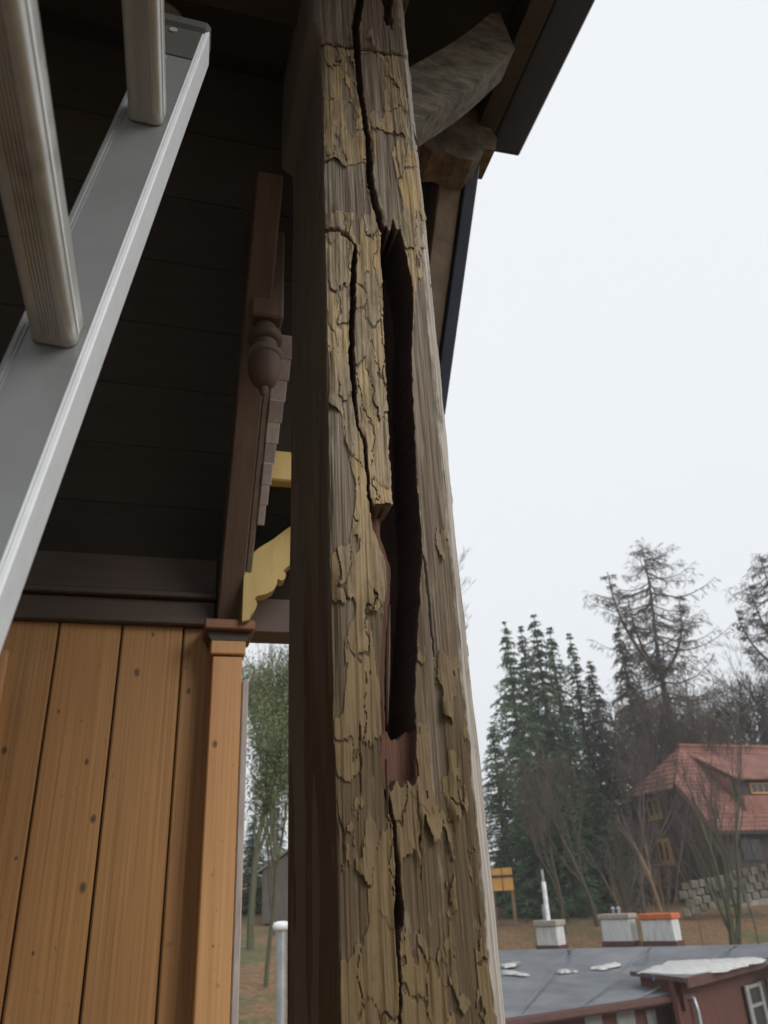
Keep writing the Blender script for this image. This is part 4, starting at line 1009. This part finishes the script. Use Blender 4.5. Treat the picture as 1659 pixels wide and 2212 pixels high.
for args in [
    ('dark spruce rising closest beside the rotten post', 1090, 1343, 56, 0, .9, M_needle),
    ('narrow spruce second from the rotten post', 1124, 1352, 60, 1, .8, M_needle),
    ('tallest spruce of the green cluster, third from the rotten post', 1152, 1328, 57, 0, .95, M_needle),
    ('pointed spruce just right of the tallest of the cluster', 1186, 1356, 59, 1, .9, M_needle),
    ('small spire-topped spruce right of the cluster with open branches', 1229, 1368, 62, 1, .75, M_needle),
    ('low spruce between the green cluster and the big larch', 1272, 1425, 60, 2, .85, M_needle2),
    ('brownish spruce standing directly left of the big larch trunk', 1333, 1352, 58, 2, .85, M_needle2),
    ('broad low spruce filling the foot of the green cluster', 1130, 1600, 47, 2, 1.3, M_needle),
    ('low dark spruce behind the white flue pipe', 1195, 1660, 46, 0, 1.45, M_needle),
    ('bushy dark spruce right behind the white flue pipe', 1262, 1640, 48, 2, 1.35, M_needle),
    ('young brown-green spruce left of the chalet gable', 1322, 1600, 52, 1, 1.25, M_needle2),
    ('low spruce half hidden by the rotten post edge', 1062, 1560, 50, 0, 1.3, M_needle),
    ('dark spruce behind the chalet ridge at its right', 1640, 1500, 68, 2, 1.2, M_needle2),
    ('dark evergreen behind the middle of the chalet ridge', 1500, 1560, 66, 0, 1.3, M_needle)]:
    lab, px_, yt, ds, mi, wd, mt = args
    place_tree('spruce_tree', lab, 'tree', px_, yt, ds, SPR[mi], 20, (M_bark, mt), G_SP, rot=px_*.37, wide=wd)

def larch_mesh(seed, H_=26):
    rnd = random.Random(seed); tr = MB(); vs = []; fs = []
    def stem(pts, r0, r1, n=7):
        m_ = len(pts); tr.tube(pts, [r0+(r1-r0)*i/(m_-1) for i in range(m_)], n, False)
    main = [Vector((.15*math.sin(i*.7), .1*math.cos(i*.9), H_*i/12)) for i in range(13)]
    stem(main, .34, .03)
    stems = [(main, .30, 1.0)]
    for (f, a, ln, rise) in ((.62, 3.3, 3.0, 8.0), (.66, .25, 3.2, 7.0), (.64, 1.6, 2.0, 7.5)):
        p = main[int(f*12)]; d = Vector((math.cos(a), math.sin(a), 0))
        pts = [p + d*ln*(1-(1-k/7)**2.2) + Vector((0,0,rise*(k/7)**1.15)) for k in range(8)]
        stem(pts, .15, .025, 5); stems.append((pts, .0, .55))
    def branch(p, d, ln, sag, r):
        pts = []; m_ = 8
        for k in range(m_+1):
            g = k/m_; pts.append(p + d*ln*g + Vector((0,0,-sag*math.sin(g*math.pi*.8) + sag*.9*g**3)) + Vector((rnd.uniform(-.05,.05),rnd.uniform(-.05,.05),rnd.uniform(-.04,.04))))
        tr.tube(pts, [r*(1-.85*k/m_) for k in range(m_+1)], 4, False)
        for k in range(1, m_+1):
            for _ in range(5 if ln > 1.5 else 3):
                q = pts[k-1].lerp(pts[k], rnd.random()); sd = (d.cross(Vector((0,0,1)))*rnd.uniform(-1,1) + d*rnd.uniform(.1,.8) + Vector((0,0,rnd.uniform(-.9,.15)))).normalized()
                l2 = rnd.uniform(.35,.95)*min(1,.5+ln*.2)
                tri_spray(vs, fs, q, sd, l2, .034, rnd)
                q2 = q + sd*l2*.5
                for _ in range(2): tri_spray(vs, fs, q2, (sd + Vector((rnd.uniform(-.7,.7),rnd.uniform(-.7,.7),rnd.uniform(-1.0,.0)))).normalized(), l2*.6, .03, rnd)
    for (pts, f0, sc) in stems:
        nlev = 46 if sc == 1.0 else 14
        for i in range(nlev):
            f = f0 + (1-f0)*(i+rnd.random())/nlev; x = f*(len(pts)-1); k = min(int(x), len(pts)-2); p = pts[k].lerp(pts[k+1], x-k)
            if sc == 1.0: ln = 5.2*min(1.0, ((1-f)*7.5)**.75)*rnd.uniform(.5,1.1) + .4
            else: ln = rnd.uniform(.7,1.7)*(1.25-f)
            for _ in range(2):
                a = rnd.uniform(0, 2*math.pi); d = Vector((math.cos(a), math.sin(a), rnd.uniform(-.05,.25))).normalized()
                branch(p, d, ln*rnd.uniform(.6,1.0), ln*.16, .022+.010*ln)
    cr = MB(); cr.v = vs; cr.f = fs; return tr, cr
LAR = proto(larch_mesh(4)); LAR2 = proto(larch_mesh(9))
place_tree('larch_tree', 'tall bare larch with rounded crown standing above the chalet', 'tree', 1366, 1178, 58, LAR, 26, (M_twig, M_twig), 'bare larches', rot=.3, wide=1.22, lean=(0,R_(1.5)))
place_tree('larch_tree', 'bare larch cut by the right edge of the picture', 'tree', 1642, 1196, 60, LAR2, 26, (M_twig, M_twig), 'bare larches', rot=1.9, wide=1.15)

def bare_mesh(seed, H_=14, stems=1, spread=.35, fork=.35, levels=5, thin=1.0, ang=.5, r0=None):
    rnd = random.Random(seed); tr = MB(); tw = MB(); vs = tw.v; fs = tw.f
    def grow(p, d, ln, r, lev):
        pts = [p]; q = p.copy(); dd = d.copy(); m_ = 5 if lev < 2 else 3
        for k in range(m_):
            dd = (dd + Vector((rnd.uniform(-.10,.10), rnd.uniform(-.10,.10), rnd.uniform(-.02,.10)))).normalized(); q = q + dd*ln/m_; pts.append(q.copy())
        re = r*.62
        if lev <= 2: tr.tube(pts, [r+(re-r)*k/m_ for k in range(m_+1)], 6 if lev < 2 else 4, False)
        else: tw.tube(pts, [max(.008, r+(re-r)*k/m_) for k in range(m_+1)], 3, False)
        if lev >= levels:
            for _ in range(3):
                sd = (dd + Vector((rnd.uniform(-.6,.6),rnd.uniform(-.6,.6),rnd.uniform(-.2,.5)))).normalized(); tri_spray(vs, fs, q, sd, ln*.7, .022*thin, rnd)
            return
        for k in range(rnd.randint(3,4)):
            g = rnd.uniform(.45,1.0) if k else 1.0; x = g*m_; i = min(int(x), m_-1); b = pts[i].lerp(pts[i+1], x-i)
            ax = Vector((rnd.uniform(-1,1), rnd.uniform(-1,1), rnd.uniform(-.3,.3))); sp_ = ang*(.35 if k == 0 else rnd.uniform(.6,1.3))
            nd = (dd + ax.normalized()*sp_ + Vector((0,0,.12))).normalized()
            grow(b, nd, ln*rnd.uniform(.55,.78), r*(.62 if k == 0 else rnd.uniform(.35,.5)), lev+1)
    for s_ in range(stems):
        a = 2*math.pi*s_/stems + rnd.random(); d = Vector((math.cos(a)*spread*rnd.uniform(.4,1), math.sin(a)*spread*rnd.uniform(.4,1), 1)).normalized() if stems > 1 else Vector((rnd.uniform(-.05,.05),rnd.uniform(-.05,.05),1)).normalized()
        grow(Vector((math.cos(a)*.12*(stems>1), math.sin(a)*.12*(stems>1), 0)), d, H_*fork*rnd.uniform(.85,1.1), (r0 or H_*.016)*rnd.uniform(.8,1.1), 0)
    zmax = max(v_[2] for v_ in tr.v + tw.v)
    sc = H_/zmax
    tr.v = [(x,y,z*sc) for x,y,z in tr.v]; tw.v = [(x,y,z*sc) for x,y,z in tw.v]
    return tr, tw
BARE = [proto(bare_mesh(31, 14, 1)), proto(bare_mesh(32, 14, 3, .28, .38, 5, 1.2, .45)), proto(bare_mesh(33, 14, 1, .3, .42, 5, 1.0, .4)), proto(bare_mesh(34, 14, 1, .2, .5, 4, .9, .25, .09))]
BARE += [proto(bare_mesh(41, 14, 2, .22, .46, 4, 1.0, .40, .34)), proto(bare_mesh(44, 14, 3, .16, .5, 4, .9, .32, .26)), proto(bare_mesh(45, 14, 1, .2, .62, 3, .9, .22, .13))]
G_B = 'bare trees around the chalet'
for args in [
    ('leafless fine-twigged tree showing just right of the rotten post', 975, 1215, 60, 0, 1.15, (M_twig2, M_twig2)),
    ('bare brown-twigged tree behind the chalet ridge', 1470, 1430, 64, 0, 1.2, (M_twig, M_twig)),
    ('dense brown bare crown right of the chalet ridge', 1575, 1395, 66, 1, 1.35, (M_twig, M_twig)),
    ('dense brown bare crown at the right picture edge', 1655, 1350, 64, 2, 1.4, (M_twig, M_twig)),
    ('twiggy bare tree between larch and chalet gable', 1405, 1480, 55, 2, 1.0, (M_twig, M_twig)),
    ('forked warm-barked tree rising behind the chimneys', 1352, 1700, 33, 4, .75, (M_bark2, M_twig)),
    ('mossy many-stemmed tree in front of the chalet roof', 1480, 1560, 36, 5, .8, (M_mossbark, M_twig)),
    ('slender pole tree in front of the chalet gable windows', 1408, 1690, 39, 6, .6, (M_bark2, M_twig)),
    ('slender leaning tree in front of the chalet balcony', 1438, 1680, 37, 6, .6, (M_bark2, M_twig)),
    ('thin young tree in front of the chalet dormer', 1545, 1640, 38, 6, .7, (M_bark, M_twig)),
    ('thin bare tree in front of the chalet at the right', 1610, 1650, 37, 6, .7, (M_bark, M_twig)),
    ('reddish-brown bare tree between the spruce cluster and the larch', 1290, 1450, 57, 2, 1.1, (M_twig, M_twig)),
    ('brown thicket crown directly behind the chalet ridge end', 1430, 1500, 62, 1, 1.2, (M_twig, M_twig)),
    ('brown bare crown above the chalet dormer', 1535, 1450, 70, 0, 1.3, (M_twig, M_twig)),
    ('tall brown bare tree between the two larches', 1560, 1370, 74, 2, 1.2, (M_twig, M_twig)),
    ('low bushy bare tree behind the right end of the chalet roof', 1625, 1500, 62, 1, 1.4, (M_twig, M_twig)),
    ('brown bare tree standing in front of the green spruce cluster', 1225, 1560, 43, 2, .9, (M_twig, M_twig)),
    ('thin bare tree in front of the spruces behind the first chimney', 1170, 1640, 42, 0, .8, (M_bark, M_twig)),
    ('brown bare tree in front of the spruces left of the gable', 1315, 1540, 45, 0, .9, (M_twig, M_twig)),
    ('bare shrub-like tree left of the forked tree', 1300, 1720, 40, 2, .9, (M_bark, M_twig))]:
    lab, px_, yt, ds, mi, wd, mt = args
    place_tree('bare_tree', lab, 'tree', px_, yt, ds, BARE[mi], 14, mt, G_B, rot=px_*.71, wide=wd)

# trees seen through the gap on the left
def leafy_mesh(seed, H_=14):
    tr, tw = bare_mesh(seed, H_, 1, .3, .4, 4, 1.0, .42); rnd = random.Random(seed); n0 = len(tw.f); lv = MB()
    for _ in range(8000):
        f = tw.f[rnd.randrange(n0)]; p = Vector(tw.v[f[0]]) + Vector((rnd.gauss(0,.5),rnd.gauss(0,.5),rnd.gauss(0,.5)))
        d = Vector((rnd.uniform(-1,1),rnd.uniform(-1,1),rnd.uniform(-1,.3))).normalized(); tri_spray(lv.v, lv.f, p, d, rnd.uniform(.10,.24), .09, rnd)
    tr.add(tw.v, tw.f); return tr, lv
LEAFY = proto(leafy_mesh(51))
G_L = 'trees beyond the gap between the posts'
place_tree('mossy_tree', 'green mossy tree seen through the gap beside the corner post', 'tree', 560, 1300, 24, LEAFY, 14, (M_mossbark, M_moss), G_L, rot=.6, wide=.75)
place_tree('mossy_tree', 'fainter green tree farther back in the gap between the posts', 'tree', 610, 1330, 38, LEAFY, 14, (M_mossbark, M_moss), G_L, rot=2.4, wide=.7)
place_tree('mossy_tree', 'green tree behind the corner post seen at the gap edge', 'tree', 500, 1360, 32, LEAFY, 14, (M_mossbark, M_moss), G_L, rot=4.0, wide=.8)
place_tree('mossy_tree', 'lower green tree nearest in the gap between the posts', 'tree', 585, 1500, 19, LEAFY, 14, (M_mossbark, M_moss), G_L, rot=5.1, wide=.7)
place_tree('spruce_tree', 'low dark evergreen at the foot of the trees in the gap', 'tree', 548, 1760, 34, SPR[2], 20, (M_bark, M_needle), G_L, rot=.4, wide=1.6)
place_tree('spruce_tree', 'brownish evergreen behind the small shed in the gap', 'tree', 600, 1735, 44, SPR[1], 20, (M_bark, M_needle2), G_L, rot=1.4, wide=1.4)
place_tree('bare_tree', 'thin straight trunk close beside the rotten post in the gap', 'tree', 604, 1200, 27, BARE[3], 14, (M_bark, M_twig), G_L, rot=1.0, wide=.45)
# shed in the gap
sc_ = at(612, 1965, 30)
sh = thing('small_shed', 'small grey-brown shed with pitched roof beyond the leaf-covered slope', 'shed', sc_, house=False)
M_shed = wood('shed_boards', (.075,.060,.056), (.12,.10,.094), (14,14,1), .8)
MB().prism([(sc_.x-.75,sc_.y,sc_.z-.4),(sc_.x+1.6,sc_.y,sc_.z-.4),(sc_.x+1.6,sc_.y,sc_.z+1.9),(sc_.x+.7,sc_.y,sc_.z+2.1),(sc_.x-.75,sc_.y,sc_.z+1.25)], (0,2.4,0)).build('body', M_shed, sh, sc_)
for s0, s1 in (((-.95,1.16),(.75,2.2)), ((.75,2.2),(1.9,1.75))):
    MB().prism([(sc_.x+s0[0],sc_.y-.2,sc_.z+s0[1]),(sc_.x+s1[0],sc_.y-.2,sc_.z+s1[1]),(sc_.x+s1[0],sc_.y-.2,sc_.z+s1[1]+.09),(sc_.x+s0[0],sc_.y-.2,sc_.z+s0[1]+.09)], (0,2.8,0)).build('roof', M_board, sh, sc_)
# white pipe with a round cap
wp = at(603, 2010, 7.5)
wt = thing('white_vent_pipe', 'pale grey pipe with rounded white cap beside the rotten post', 'pipe', (wp.x, wp.y, hill(wp.x, wp.y)), house=False)
wbz = hill(wp.x, wp.y); topz = at(603, 2008, 7.5).z; capz = at(603, 1990, 7.5).z; ctr = Vector((wp.x+.02, wp.y, 0)); wb_ = (wp.x, wp.y, wbz)
shade_auto(MB().tube([ctr+ZV*wbz, ctr+ZV*topz], .042, 16).build('pipe', M_zinc, wt, wb_))
shade_auto(MB().lathe([(.045,topz-.01),(.072,topz+.002),(.076,topz+.03),(.066,capz-.01),(.03,capz)], (ctr.x,ctr.y,0), 20).build('cap', M_whitep, wt, wb_), 60)

# ------------------------------------------------------------------ damp air
hz_m = bpy.data.materials.new('damp_air'); hz_m.use_nodes = True; t = hz_m.node_tree; t.nodes.clear()
ho = t.nodes.new('ShaderNodeOutputMaterial'); pv = t.nodes.new('ShaderNodeVolumePrincipled')
pv.inputs['Color'].default_value = (.93,.95,.97,1); pv.inputs['Density'].default_value = .0012; pv.inputs['Anisotropy'].default_value = .0
t.links.new(pv.outputs[0], ho.inputs['Volume'])
hzb = MB().box((-420,-320,-60),(420,640,60)).build('haze', hz_m); hzb['kind'] = 'stuff'; hzb['label'] = 'thin damp winter haze'
